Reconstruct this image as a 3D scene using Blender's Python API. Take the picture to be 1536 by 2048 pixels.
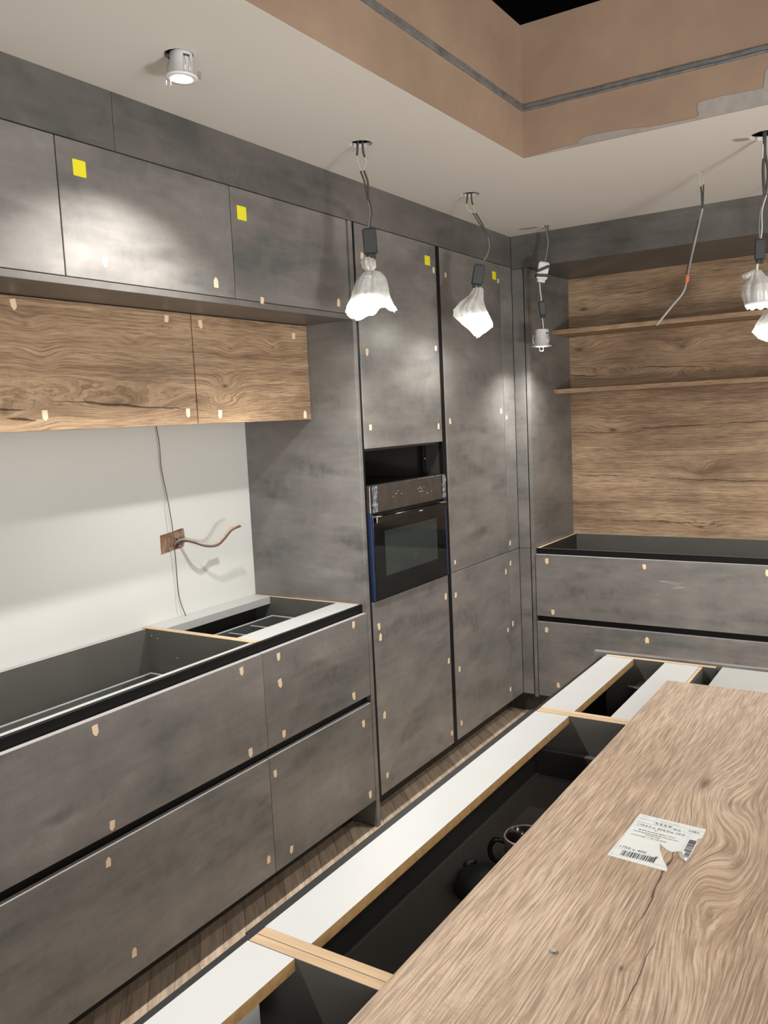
import bpy, bmesh, math, random
from mathutils import Vector, Matrix
random.seed(7)
S = bpy.context.scene
for o in list(bpy.data.objects):
    bpy.data.objects.remove(o)
COL = S.collection

# ---------------------------------------------------------------- camera
YAW, PITCH, ROLL, FPX = 0.5752, -0.1095, -0.0467, 1706.35
cam_loc = Vector((1.7625, -1.2773, 1.5559))
cy_, sy_, cp_, sp_ = math.cos(YAW), math.sin(YAW), math.cos(PITCH), math.sin(PITCH)
fw = Vector((-sy_*cp_, cy_*cp_, sp_)); rt = Vector((cy_, sy_, 0)); up = rt.cross(fw)
cr_, sr_ = math.cos(ROLL), math.sin(ROLL)
R_ = cr_*rt + sr_*up; U_ = -sr_*rt + cr_*up
cd = bpy.data.cameras.new('camera'); cam = bpy.data.objects.new('camera', cd); COL.objects.link(cam)
m3 = Matrix((R_, U_, -fw)).transposed()
cam.matrix_world = Matrix.Translation(cam_loc) @ m3.to_4x4()
cd.sensor_fit = 'VERTICAL'; cd.sensor_height = 32; cd.lens = FPX/2048*32; cd.clip_start = 0.02
S.camera = cam

# ---------------------------------------------------------------- world, exposure, off-frame fill and work lights
w = bpy.data.worlds.new('world'); S.world = w; w.use_nodes = True
w.node_tree.nodes['Background'].inputs[0].default_value = (0.9, 0.95, 1, 1)
w.node_tree.nodes['Background'].inputs[1].default_value = 0.0
S.view_settings.view_transform = 'Standard'; S.view_settings.look = 'None'
S.view_settings.exposure = 0.0; S.view_settings.gamma = 1; S.view_settings.use_curve_mapping = False

def area(name, loc, target, size, size_y, power, color):
    l = bpy.data.lights.new(name, 'AREA'); l.shape = 'RECTANGLE'; l.size = size; l.size_y = size_y
    l.energy = power; l.color = color
    o = bpy.data.objects.new(name, l); COL.objects.link(o); o.location = loc
    o.rotation_euler = (Vector(target)-Vector(loc)).to_track_quat('-Z', 'Y').to_euler()
    return o
def spot(name, loc, power, angle=120, blend=0.7, radius=0.025, color=(1, 0.97, 0.92), aim=(0, 0, -1)):
    l = bpy.data.lights.new(name, 'SPOT'); l.spot_size = math.radians(angle); l.spot_blend = blend
    l.energy = power; l.color = color; l.shadow_soft_size = radius
    o = bpy.data.objects.new(name, l); COL.objects.link(o); o.location = loc
    o.rotation_euler = Vector(aim).to_track_quat('-Z', 'Y').to_euler()
    return o
LAMP = 46
# added soft fill, no real lamps: right of the camera and behind it
area('fill_light', (3.7, -0.4, 1.35), (0.0, 1.0, 1.8), 1.6, 1.3, 48, (1, 0.98, 0.95))
# work lamp standing low on the right, throwing its light up to the ceiling
area('work_light', (3.3, -0.6, 0.75), (1.3, 2.4, 2.4), 0.35, 0.25, 52, (1, 0.98, 0.95))
area('fill_light', (2.6, -3.3, 1.6), (0.6, 1.5, 1.3), 1.8, 1.4, 46, (1, 0.98, 0.95))  # second added fill area, behind the camera
# left row continued off frame; spots on the right added to light the island
for x, y in ((0.28, -0.58), (0.28, -1.38), (2.35, 0.9), (2.35, 0.0), (2.35, -0.9)):
    spot('spot_light', (x, y, 2.36), LAMP*(1.2 if x < 2 else 0.25), 115, 0.6)

# ---------------------------------------------------------------- node helpers
class NT:
    def __init__(s, name, rough=0.5, spec=0.5, metal=0.0):
        s.m = bpy.data.materials.new(name); s.m.use_nodes = True
        s.t = s.m.node_tree; s.b = s.t.nodes['Principled BSDF']; s.out = s.t.nodes['Material Output']
        s.b.inputs['Roughness'].default_value = rough; s.b.inputs['Metallic'].default_value = metal
        s.b.inputs['Specular IOR Level'].default_value = spec
    def n(s, t, **k):
        x = s.t.nodes.new(t)
        for a, b in k.items(): setattr(x, a, b)
        return x
    def put(s, sock, v):
        if isinstance(v, bpy.types.NodeSocket): s.t.links.new(v, sock)
        else: sock.default_value = v
    def m_(s, op, a, b=None, c=None, clamp=False):
        x = s.n('ShaderNodeMath', operation=op, use_clamp=clamp)
        for i, v in enumerate((a, b, c)):
            if v is not None: s.put(x.inputs[i], v)
        return x.outputs[0]
    def pos(s):
        g = s.n('ShaderNodeNewGeometry'); x = s.n('ShaderNodeSeparateXYZ')
        s.t.links.new(g.outputs['Position'], x.inputs[0]); return x.outputs[0], x.outputs[1], x.outputs[2]
    def vec(s, a, b, c=0.0):
        x = s.n('ShaderNodeCombineXYZ')
        for i, v in enumerate((a, b, c)): s.put(x.inputs[i], v)
        return x.outputs[0]
    def noise(s, v, scale, detail=3, rough=0.5):
        x = s.n('ShaderNodeTexNoise'); s.put(x.inputs['Vector'], v)
        x.inputs['Scale'].default_value = scale; x.inputs['Detail'].default_value = detail
        x.inputs['Roughness'].default_value = rough; return x.outputs['Fac']
    def ramp(s, f, stops, interp='LINEAR'):
        x = s.n('ShaderNodeValToRGB'); x.color_ramp.interpolation = interp; s.put(x.inputs[0], f)
        e = x.color_ramp.elements
        while len(e) < len(stops): e.new(0.5)
        for k, (p, c) in zip(e, stops): k.position = p; k.color = (*c, 1) if len(c) == 3 else c
        return x.outputs[0]
    def mapr(s, f, a, b, c=0.0, d=1.0):
        x = s.n('ShaderNodeMapRange'); s.put(x.inputs[0], f)
        for i, v in zip((1, 2, 3, 4), (a, b, c, d)): x.inputs[i].default_value = v
        return x.outputs[0]
    def mix(s, f, a, b, mode='MIX'):
        x = s.n('ShaderNodeMix', data_type='RGBA', blend_type=mode); s.put(x.inputs[0], f)
        for i, v in ((6, a), (7, b)):
            if isinstance(v, tuple) and len(v) == 3: v = (*v, 1)
            s.put(x.inputs[i], v)
        return x.outputs[2]
    def bump(s, h, strength=0.2, dist=0.001):
        x = s.n('ShaderNodeBump'); x.inputs['Strength'].default_value = strength; x.inputs['Distance'].default_value = dist
        s.put(x.inputs['Height'], h); s.t.links.new(x.outputs[0], s.b.inputs['Normal'])
    def color(s, c):
        if isinstance(c, tuple): c = (*c, 1)
        s.put(s.b.inputs['Base Color'], c)

def plain(name, c, rough=0.5, metal=0.0, spec=0.5, var=0.06, sc=9):
    q = NT(name, rough, spec, metal); x, y, z = q.pos()
    f = q.noise(q.vec(x, y, z), sc, 4, 0.6)
    q.color(q.mix(q.mapr(f, 0.3, 0.7), tuple(v*(1-var) for v in c), tuple(min(1, v*(1+var)) for v in c)))
    return q.m

def stone(name, streak='v', tint=(1, 1, 1), k=1.0, off=0.0, rough=0.36):
    """grey concrete-look laminate: clouds, smoky blotches and trowel streaks"""
    q = NT(name, rough, 0.5); x, y, z = q.pos()
    h = q.m_('ADD', x, y)
    v3 = q.vec(q.m_('ADD', x, off), y, z)
    sv = q.vec(q.m_('MULTIPLY', h, 1.0), q.m_('MULTIPLY', z, 3.2), off)
    cloud = q.noise(sv, 1.7, 5, 0.62)
    med = q.noise(v3, 6.0, 6, 0.68)
    fine = q.noise(v3, 70, 3, 0.6)
    tr = q.noise(q.vec(q.m_('MULTIPLY', h, 34), q.m_('MULTIPLY', z, 16), off), 1.0, 5, 0.75)
    tr2 = q.noise(q.vec(q.m_('MULTIPLY', h, 5), q.m_('MULTIPLY', z, 42), off), 1.0, 4, 0.6)
    a = q.m_('MULTIPLY_ADD', cloud, 0.62, q.m_('MULTIPLY', med, 0.38))
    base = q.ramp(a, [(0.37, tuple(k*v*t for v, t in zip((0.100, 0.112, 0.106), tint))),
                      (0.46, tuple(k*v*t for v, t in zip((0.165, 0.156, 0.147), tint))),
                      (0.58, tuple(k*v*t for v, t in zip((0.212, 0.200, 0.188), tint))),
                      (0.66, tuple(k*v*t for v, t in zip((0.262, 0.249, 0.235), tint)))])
    blot = q.m_('MULTIPLY', q.mapr(q.noise(sv, 2.6, 3, 0.5), 0.50, 0.64), q.m_('MULTIPLY_ADD', q.mapr(tr, 0.42, 0.62), 0.5, q.mapr(med, 0.45, 0.6)))
    c = q.mix(q.m_('MULTIPLY', blot, 0.55), base, tuple(k*v for v in (0.075, 0.071, 0.069)))
    c = q.mix(q.m_('MULTIPLY', q.mapr(tr2, 0.48, 0.75), 0.22), c, tuple(k*v for v in (0.27, 0.255, 0.24)))
    c = q.mix(q.m_('MULTIPLY', q.mapr(fine, 0.45, 0.75), 0.10), c, (0.08, 0.075, 0.07))
    q.color(c)
    q.put(q.b.inputs['Roughness'], q.mapr(a, 0.3, 0.7, rough+0.08, rough-0.03))
    q.bump(q.m_('ADD', tr, fine), 0.10, 0.0006)
    return q.m

def wood(name, along, across, pal, knots=(), cracks=(), rings=0.011, off=0.0, bump=0.25, sc=1.0, rough=0.5, soft=1.0, smudge=0.5, swirl=0.045, fine=0.0):
    """oak decor. knots (u,v,ru,rv,amp,dark), cracks (u0,v0,u1,v1,width)"""
    q = NT(name, rough, 0.4); P = dict(zip('xyz', q.pos()))
    third = [a for a in 'xyz' if a not in (along, across)][0]
    u = P[along]; v = q.m_('ADD', P[across], q.m_('MULTIPLY', P[third], 1.0))
    if off: u = q.m_('ADD', u, off)
    vo = P[across]; uo = P[along]
    w1 = q.noise(q.vec(q.m_('MULTIPLY', u, 1.6*sc), q.m_('MULTIPLY', v, 6*sc), off), 1.0, 2, 0.5)
    w2 = q.noise(q.vec(q.m_('MULTIPLY', u, 9*sc), q.m_('MULTIPLY', v, 30*sc), off), 1.0, 3, 0.6)
    h = q.m_('ADD', v, q.m_('MULTIPLY_ADD', w1, swirl/sc, q.m_('MULTIPLY', w2, 0.006/sc)))
    dark = None
    for (ku, kv, ru, rv, amp, dk) in knots:
        du = q.m_('DIVIDE', q.m_('SUBTRACT', uo, ku), ru); dv = q.m_('DIVIDE', q.m_('SUBTRACT', vo, kv), rv)
        d2 = q.m_('ADD', q.m_('MULTIPLY', du, du), q.m_('MULTIPLY', dv, dv))
        d2 = q.m_('MULTIPLY', d2, q.m_('MULTIPLY_ADD', w2, 1.4, 0.3))
        g = q.m_('EXPONENT', q.m_('MULTIPLY', d2, -1.0))
        h = q.m_('MULTIPLY_ADD', g, amp, h)
        if dk:
            g2 = q.m_('MULTIPLY', q.m_('EXPONENT', q.m_('MULTIPLY', d2, -abs(24.0))), dk)
            dark = g2 if dark is None else q.m_('MAXIMUM', dark, g2)
    tone = q.noise(q.vec(q.m_('MULTIPLY', u, 1.3*sc), q.m_('MULTIPLY', h, 16*sc), off), 1.0, 4, 0.6)
    band = q.noise(q.vec(q.m_('MULTIPLY', u, 2.0*sc), q.m_('MULTIPLY', h, 75*sc), off), 1.0, 4, 0.65)
    pore = q.noise(q.vec(q.m_('MULTIPLY', u, 16*sc), q.m_('MULTIPLY', h, 380*sc), off), 1.0, 2, 0.5)
    blotch = q.noise(q.vec(q.m_('MULTIPLY', u, 3.5), q.m_('MULTIPLY', v, 6.0), off), 1.0, 4, 0.6)
    f = q.m_('ADD', q.m_('MULTIPLY', tone, 0.45), q.m_('ADD', q.m_('MULTIPLY', band, 0.30), q.m_('MULTIPLY', blotch, 0.25)))
    c = q.ramp(f, [(0.34, pal[0]), (0.47, pal[1]), (0.56, pal[2]), (0.68, pal[3])])
    rg = q.m_('SINE', q.m_('MULTIPLY', h, 2*math.pi/rings))
    rmask = q.mapr(q.noise(q.vec(q.m_('MULTIPLY', u, 2.1), q.m_('MULTIPLY', v, 9.0), off+3), 1.0, 2, 0.5), 0.42, 0.62)
    rl = q.m_('MULTIPLY', q.mapr(rg, 0.25, 1.0), rmask)
    c = q.mix(q.m_('MULTIPLY', rl, 0.38*soft), c, pal[0])
    c = q.mix(q.m_('MULTIPLY', q.mapr(pore, 0.5, 0.66), 0.50*soft), c, tuple(x*0.62 for x in pal[0]))
    c = q.mix(q.m_('MULTIPLY', q.mapr(pore, 0.5, 0.34), 0.20*soft), c, tuple(min(1, x*1.2) for x in pal[3]))
    if fine:   # brushed ridges a few millimetres apart, broken up along the grain
        rd = q.noise(q.vec(q.m_('MULTIPLY', u, 10), q.m_('MULTIPLY', h, 330), off+21), 1.0, 4, 0.7)
        c = q.mix(q.m_('MULTIPLY', q.mapr(rd, 0.50, 0.58), 0.50*fine), c, tuple(x*0.75 for x in pal[0]))
        c = q.mix(q.m_('MULTIPLY', q.mapr(rd, 0.46, 0.36), 0.45*fine), c, tuple(min(1, x*1.15) for x in pal[3]))
        pore = rd
    # short medullary flecks across the grain
    fl = q.noise(q.vec(q.m_('MULTIPLY', u, 55*sc), q.m_('MULTIPLY', v, 22*sc), off+5), 1.0, 2, 0.5)
    flm = q.mapr(q.noise(q.vec(q.m_('MULTIPLY', u, 3), q.m_('MULTIPLY', v, 5), off+8), 1.0, 1, 0.5), 0.5, 0.62)
    ridge = q.mapr(q.m_('ABSOLUTE', q.m_('SUBTRACT', fl, 0.5)), 0.0, 0.022, 1.0, 0.0)
    c = q.mix(q.m_('MULTIPLY', q.m_('MULTIPLY', ridge, flm), 0.28*soft), c, pal[0])
    sm = q.mapr(q.noise(q.vec(q.m_('MULTIPLY', u, 2.6), q.m_('MULTIPLY', v, 4.2), off+11), 1.0, 3, 0.5), 0.52, 0.72)
    c = q.mix(q.m_('MULTIPLY', sm, smudge), c, tuple(x*0.9 for x in pal[0]))
    if dark is not None:
        c = q.mix(q.m_('MINIMUM', dark, 1.0), c, tuple(x*0.35 for x in pal[0]))
    for (u0, v0, u1, v1, wd) in cracks:
        t = q.m_('DIVIDE', q.m_('SUBTRACT', uo, u0), (u1-u0))
        vl = q.m_('MULTIPLY_ADD', t, v1-v0, v0)
        vl = q.m_('ADD', vl, q.m_('MULTIPLY_ADD', w2, 0.022, -0.011))
        ww = q.m_('MULTIPLY', q.m_('MULTIPLY', q.m_('MULTIPLY', t, q.m_('SUBTRACT', 1.0, t)), 4.0), wd)
        ww = q.m_('MAXIMUM', ww, 0.00001)
        dd = q.m_('DIVIDE', q.m_('ABSOLUTE', q.m_('SUBTRACT', vo, vl)), ww)
        inside = q.m_('MULTIPLY', q.m_('GREATER_THAN', t, 0.0), q.m_('LESS_THAN', t, 1.0))
        mk = q.m_('MULTIPLY', q.mapr(dd, 0.5, 1.3, 1.0, 0.0), inside)
        c = q.mix(q.m_('MULTIPLY', mk, 0.85), c, tuple(x*0.16 for x in pal[0]))
    q.color(c)
    q.bump(q.m_('ADD', q.m_('MULTIPLY', pore, 1.0), q.m_('MULTIPLY', band, 0.5)), bump, 0.0012)
    return q.m

def emit(name, c, s):
    m = bpy.data.materials.new(name); m.use_nodes = True; t = m.node_tree; t.nodes.clear()
    e = t.nodes.new('ShaderNodeEmission'); e.inputs[0].default_value = (*c, 1); e.inputs[1].default_value = s
    o = t.nodes.new('ShaderNodeOutputMaterial'); t.links.new(e.outputs[0], o.inputs[0]); return m

OAK = [(0.150, 0.094, 0.057), (0.305, 0.203, 0.124), (0.430, 0.298, 0.186), (0.560, 0.405, 0.262)]
OAKL = [(0.225, 0.150, 0.098), (0.370, 0.264, 0.182), (0.465, 0.349, 0.250), (0.570, 0.446, 0.335)]
M = {}
M['stone'] = stone('stone_laminate')
M['stone_b'] = stone('stone_laminate_shifted', off=3.7)
M['stone_c'] = stone('stone_laminate_smoky', off=8.1, k=0.92)
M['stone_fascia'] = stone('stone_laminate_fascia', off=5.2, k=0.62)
M['stone_flat'] = plain('grey_edge_band', (0.17, 0.165, 0.16), 0.4, var=0.08)
M['light_edge'] = plain('pale_edge_band', (0.42, 0.40, 0.39), 0.35)
M['black'] = plain('black_melamine', (0.036, 0.034, 0.031), 0.45, spec=0.3)
M['dark'] = plain('anthracite_melamine', (0.095, 0.091, 0.083), 0.45)
M['profile'] = plain('black_grip_profile', (0.005, 0.005, 0.005), 0.5, spec=0.2)
M['alu'] = plain('aluminium_edge', (0.72, 0.72, 0.70), 0.3, 0.6)
M['white'] = plain('white_melamine', (0.46, 0.467, 0.465), 0.4, var=0.02)
M['mdf'] = wood('raw_chipboard_edge', 'x', 'y', [(0.40, 0.275, 0.155), (0.49, 0.350, 0.215), (0.56, 0.415, 0.265), (0.62, 0.475, 0.32)], bump=0.1, rough=0.8, soft=0.25, smudge=0.1)
M['mdfb'] = plain('brown_chipboard_edge', (0.36, 0.215, 0.085), 0.8, var=0.2, sc=60)
M['plinth'] = plain('dark_plinth', (0.040, 0.033, 0.027), 0.6)
M['wall'] = plain('white_wall_paint', (0.60, 0.605, 0.58), 0.85, var=0.02, sc=2)
M['ceil'] = plain('white_ceiling_paint', (0.68, 0.66, 0.62), 0.9, var=0.02, sc=1.5)
M['roomwall'] = plain('room_wall_paint', (0.62, 0.59, 0.55), 0.9, var=0.03)
M['plaster'] = plain('pink_brown_plaster', (0.335, 0.235, 0.165), 0.85, var=0.16, sc=3)
M['patch'] = plain('grey_filler', (0.36, 0.33, 0.30), 0.9, var=0.12, sc=20)
M['bead'] = plain('zinc_bead', (0.20, 0.195, 0.19), 0.5, 0.3, var=0.3, sc=25)
M['void'] = plain('black_void', (0.002, 0.002, 0.002), 1.0)
M['tape'] = plain('beige_tape', (0.80, 0.62, 0.43), 0.7, var=0.05)
M['yellow'] = plain('yellow_sticker', (0.84, 0.76, 0.02), 0.5, var=0.02)
M['wire'] = plain('dark_cable', (0.06, 0.057, 0.053), 0.5)
M['wiregrey'] = plain('grey_cable', (0.17, 0.165, 0.155), 0.4)
M['wirelight'] = plain('light_grey_cable', (0.36, 0.36, 0.36), 0.4)
M['wirewhite'] = plain('white_wire', (0.62, 0.59, 0.53), 0.4)
M['wirebeige'] = plain('beige_cable', (0.36, 0.30, 0.24), 0.5, var=0.3, sc=60)
M['wirebrown'] = plain('thin_brown_wire', (0.09, 0.05, 0.04), 0.5)
M['block'] = plain('black_connector', (0.035, 0.04, 0.04), 0.45)
M['lampwhite'] = plain('white_lamp_housing', (0.75, 0.75, 0.76), 0.35)
M['chrome'] = plain('spring_steel', (0.6, 0.6, 0.6), 0.2, 0.9)
M['orange'] = plain('orange_tape', (0.85, 0.28, 0.12), 0.5)
M['lens'] = emit('lamp_lens', (1, 0.98, 0.94), 30)
M['socket'] = plain('rough_hole', (0.22, 0.13, 0.08), 0.95, var=0.6, sc=45)
M['mug'] = plain('black_glazed_mug', (0.02, 0.014, 0.012), 0.15)
M['mugrim'] = plain('mug_rim', (0.16, 0.12, 0.10), 0.2)
M['drawer'] = plain('brown_black_drawer_board', (0.105, 0.093, 0.084), 0.4)
M['paper'] = plain('white_label_paper', (0.60, 0.615, 0.60), 0.5, var=0.01)
M['ink'] = plain('black_print', (0.03, 0.03, 0.035), 0.7)
M['inkgrey'] = plain('grey_print', (0.35, 0.40, 0.42), 0.7)
M['ovenglass'] = plain('oven_glass', (0.006, 0.006, 0.006), 0.05, spec=0.3)
M['ovensteel'] = plain('film_covered_panel', (0.085, 0.074, 0.068), 0.25, 0.5, var=0.25, sc=14)
M['film'] = plain('crumpled_film', (0.15, 0.165, 0.19), 0.15, 0.2, var=0.9, sc=70)
M['blue'] = plain('blue_protective_tape', (0.012, 0.024, 0.068), 0.4)
M['greyboard'] = plain('pale_grey_board', (0.37, 0.38, 0.37), 0.32, var=0.05, sc=4)
M['window'] = plain('oven_window', (0.030, 0.037, 0.033), 0.06, spec=0.35)
M['oak_board'] = wood('oak_board', 'y', 'x', OAKL,
    knots=[(0.246, 1.430, 0.13, 0.040, 0.030, 0.85), (0.185, 1.485, 0.09, 0.035, 0.025, 0.5), (-0.009, 1.532, 0.14, 0.045, -0.035, 0.5),
           (-0.101, 1.498, 0.10, 0.035, 0.030, 0.0), (-0.22, 1.515, 0.14, 0.040, 0.025, 0.0), (-0.326, 1.457, 0.03, 0.015, 0.006, 0.9), (-0.40, 1.52, 0.2, 0.05, -0.02, 0.3)],
    cracks=[(0.03, 1.443, -0.276, 1.447, 0.0014), (-0.239, 1.477, -0.42, 1.478, 0.0009)],
    rings=0.0050, bump=0.8, sc=0.9, rough=0.5, smudge=0.15, swirl=0.022, fine=1.0)
M['oak_niche'] = wood('oak_back_panel', 'x', 'z', OAK,
    knots=[(0.314, 1.435, 0.12, 0.05, 0.04, 0.9), (0.758, 1.215, 0.10, 0.045, 0.05, 0.2), (0.679, 1.845, 0.09, 0.04, 0.04, 0.7),
           (0.763, 0.926, 0.08, 0.03, 0.03, 0.9), (0.166, 2.086, 0.10, 0.04, 0.03, 0.9), (0.137, 1.875, 0.12, 0.05, 0.04, 0.8),
           (0.35, 1.735, 0.18, 0.035, 0.06, 0.2), (0.72, 1.74, 0.16, 0.03, -0.05, 0.3), (0.53, 1.113, 0.03, 0.012, 0.004, 0.9), (0.655, 1.118, 0.03, 0.012, 0.004, 0.9)],
    cracks=[(0.06, 1.192, 0.42, 1.190, 0.003), (0.42, 1.182, 1.30, 1.150, 0.0022), (0.40, 1.440, 0.88, 1.448, 0.003), (0.80, 1.455, 1.30, 1.45, 0.0022),
            (0.05, 1.742, 0.28, 1.722, 0.004), (0.40, 1.760, 0.82, 1.738, 0.0025), (0.28, 0.950, 0.9, 0.945, 0.0022), (0.08, 1.43, 0.45, 1.418, 0.002), (0.38, 2.143, 0.60, 2.150, 0.002)],
    rings=0.014, rough=0.45, off=1.3, smudge=0.5)
M['oak_wall'] = wood('oak_cabinet_front', 'y', 'z', OAK,
    knots=[(0.03, 1.612, 0.10, 0.05, 0.06, 0.6), (0.373, 1.632, 0.22, 0.04, 0.085, 0.5), (0.11, 1.839, 0.06, 0.035, 0.02, 0.5), (0.151, 1.756, 0.05, 0.04, 0.02, 0.2),
           (0.835, 1.685, 0.06, 0.03, 0.035, 0.9), (0.829, 1.623, 0.09, 0.03, 0.045, 0.1), (0.872, 1.808, 0.04, 0.03, 0.02, 0.5), (1.092, 1.822, 0.04, 0.03, 0.02, 0.5), (0.47, 1.809, 0.06, 0.02, 0.02, 0.4)],
    cracks=[(0.15, 1.645, 0.68, 1.612, 0.0032), (-0.10, 1.632, 0.10, 1.618, 0.003), (0.03, 1.60, 0.12, 1.588, 0.003)],
    rings=0.012, rough=0.42, off=0.4, smudge=0.35)
M['oak_shelf'] = wood('oak_shelf', 'x', 'z', OAK, rings=0.011, rough=0.45, off=5.0, smudge=0.2)
M['floor'] = wood('oak_floor', 'y', 'x', [(0.24, 0.175, 0.125), (0.36, 0.28, 0.21), (0.47, 0.38, 0.29), (0.58, 0.48, 0.38)], rings=0.01, rough=0.5, off=2.0, smudge=0.2)

def glass_mat():
    m = bpy.data.materials.new('sheen_glass'); m.use_nodes = True; t = m.node_tree; t.nodes.clear()
    g = t.nodes.new('ShaderNodeBsdfGlossy'); g.inputs['Roughness'].default_value = 0.05
    tr = t.nodes.new('ShaderNodeBsdfTransparent'); tr.inputs[0].default_value = (0.72, 0.78, 0.75, 1)
    fr = t.nodes.new('ShaderNodeFresnel'); fr.inputs[0].default_value = 1.5
    mx = t.nodes.new('ShaderNodeMixShader'); o = t.nodes.new('ShaderNodeOutputMaterial')
    df = t.nodes.new('ShaderNodeBsdfDiffuse'); df.inputs[0].default_value = (0.35, 0.38, 0.36, 1); m0 = t.nodes.new('ShaderNodeMixShader'); m0.inputs[0].default_value = 0.22  # grey diffuse share stands in for reflections in the glass
    t.links.new(tr.outputs[0], m0.inputs[1]); t.links.new(df.outputs[0], m0.inputs[2])
    t.links.new(fr.outputs[0], mx.inputs[0]); t.links.new(m0.outputs[0], mx.inputs[1]); t.links.new(g.outputs[0], mx.inputs[2]); t.links.new(mx.outputs[0], o.inputs[0])
    return m
M['glass'] = glass_mat()
M['glassedge'] = plain('glass_edge', (0.50, 0.53, 0.51), 0.3)
def bag_mat():
    m = bpy.data.materials.new('thin_white_plastic'); m.use_nodes = True; t = m.node_tree; t.nodes.clear()
    d = t.nodes.new('ShaderNodeBsdfDiffuse'); d.inputs[0].default_value = (0.88, 0.88, 0.86, 1)
    tl = t.nodes.new('ShaderNodeBsdfTranslucent'); tl.inputs[0].default_value = (0.9, 0.9, 0.88, 1)
    g = t.nodes.new('ShaderNodeBsdfGlossy'); g.inputs['Roughness'].default_value = 0.25
    tr = t.nodes.new('ShaderNodeBsdfTransparent')
    a = t.nodes.new('ShaderNodeMixShader'); a.inputs[0].default_value = 0.45
    b = t.nodes.new('ShaderNodeMixShader'); b.inputs[0].default_value = 0.08
    geo = t.nodes.new('ShaderNodeNewGeometry'); ns = t.nodes.new('ShaderNodeTexNoise'); ns.inputs['Scale'].default_value = 38; ns.inputs['Detail'].default_value = 4
    t.links.new(geo.outputs['Position'], ns.inputs['Vector'])
    mr = t.nodes.new('ShaderNodeMapRange'); mr.inputs[1].default_value = 0.3; mr.inputs[2].default_value = 0.7; mr.inputs[3].default_value = 0.08; mr.inputs[4].default_value = 0.4
    t.links.new(ns.outputs['Fac'], mr.inputs[0])
    c = t.nodes.new('ShaderNodeMixShader'); t.links.new(mr.outputs[0], c.inputs[0])
    o = t.nodes.new('ShaderNodeOutputMaterial')
    t.links.new(d.outputs[0], a.inputs[1]); t.links.new(tl.outputs[0], a.inputs[2])
    t.links.new(a.outputs[0], b.inputs[1]); t.links.new(g.outputs[0], b.inputs[2])
    t.links.new(b.outputs[0], c.inputs[1]); t.links.new(tr.outputs[0], c.inputs[2]); t.links.new(c.outputs[0], o.inputs[0])
    return m
M['bag'] = bag_mat()

# ---------------------------------------------------------------- object helpers
def wloc(p):
    v = Vector((0, 0, 0))
    while p is not None: v += p.location; p = p.parent
    return v
def link(name, bm, mats, parent=None, origin=None, smooth=False):
    """bmesh in world coordinates -> object whose origin sits at its own centre"""
    if origin is None:
        xs = [v.co for v in bm.verts]
        origin = Vector([(min(c[i] for c in xs)+max(c[i] for c in xs))/2 for i in range(3)])
    bmesh.ops.translate(bm, verts=bm.verts, vec=-Vector(origin))
    me = bpy.data.meshes.new(name); bm.to_mesh(me); bm.free()
    for m in (mats if isinstance(mats, (list, tuple)) else [mats]): me.materials.append(M[m] if isinstance(m, str) else m)
    if smooth:
        for p in me.polygons: p.use_smooth = True
    o = bpy.data.objects.new(name, me); COL.objects.link(o)
    o.location = Vector(origin) - wloc(parent)
    if parent: o.parent = parent
    return o
def thing(name, label, cat, loc, group=None):
    o = bpy.data.objects.new(name, None); COL.objects.link(o); o.location = loc; o.empty_display_size = 0.05
    return tag(o, label, cat, group)
def tag(o, label, cat, group=None):
    o['label'] = label; o['category'] = cat
    if group: o['group'] = group
    return o
def struct(o): o['kind'] = 'structure'; return o
def bbox(bm, a, b, bev=0.0, mi=0, topmi=None, sidemi=None):
    """add a box from corner a to corner b"""
    x0, x1 = sorted((a[0], b[0])); y0, y1 = sorted((a[1], b[1])); z0, z1 = sorted((a[2], b[2]))
    vs = [bm.verts.new((x, y, z)) for z in (z0, z1) for y in (y0, y1) for x in (x0, x1)]
    F = [(0, 2, 3, 1), (4, 5, 7, 6), (0, 1, 5, 4), (2, 6, 7, 3), (0, 4, 6, 2), (1, 3, 7, 5)]
    fs = [bm.faces.new([vs[i] for i in f]) for f in F]
    for i, f in enumerate(fs):
        f.material_index = mi
        if i == 1 and topmi is not None: f.material_index = topmi
        if i > 1 and sidemi is not None: f.material_index = sidemi
    if bev:
        es = {e for f in fs for e in f.edges}
        bmesh.ops.bevel(bm, geom=list(es), offset=bev, segments=1, affect='EDGES', material=-1)
def box(name, a, b, mats, parent=None, bev=0.0008, topmi=None, sidemi=None):
    bm = bmesh.new(); bbox(bm, a, b, bev, 0, topmi, sidemi); return link(name, bm, mats, parent)
def catmull(pts, n=6):
    P = [Vector(p) for p in pts]; P = [P[0]*2-P[1]] + P + [P[-1]*2-P[-2]]; out = []
    for i in range(1, len(P)-2):
        for k in range(n):
            t = k/n; a, b, c, d = P[i-1:i+3]
            out.append(0.5*((2*b)+(-a+c)*t+(2*a-5*b+4*c-d)*t*t+(-a+3*b-3*c+d)*t**3))
    out.append(P[-2]); return out
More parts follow.
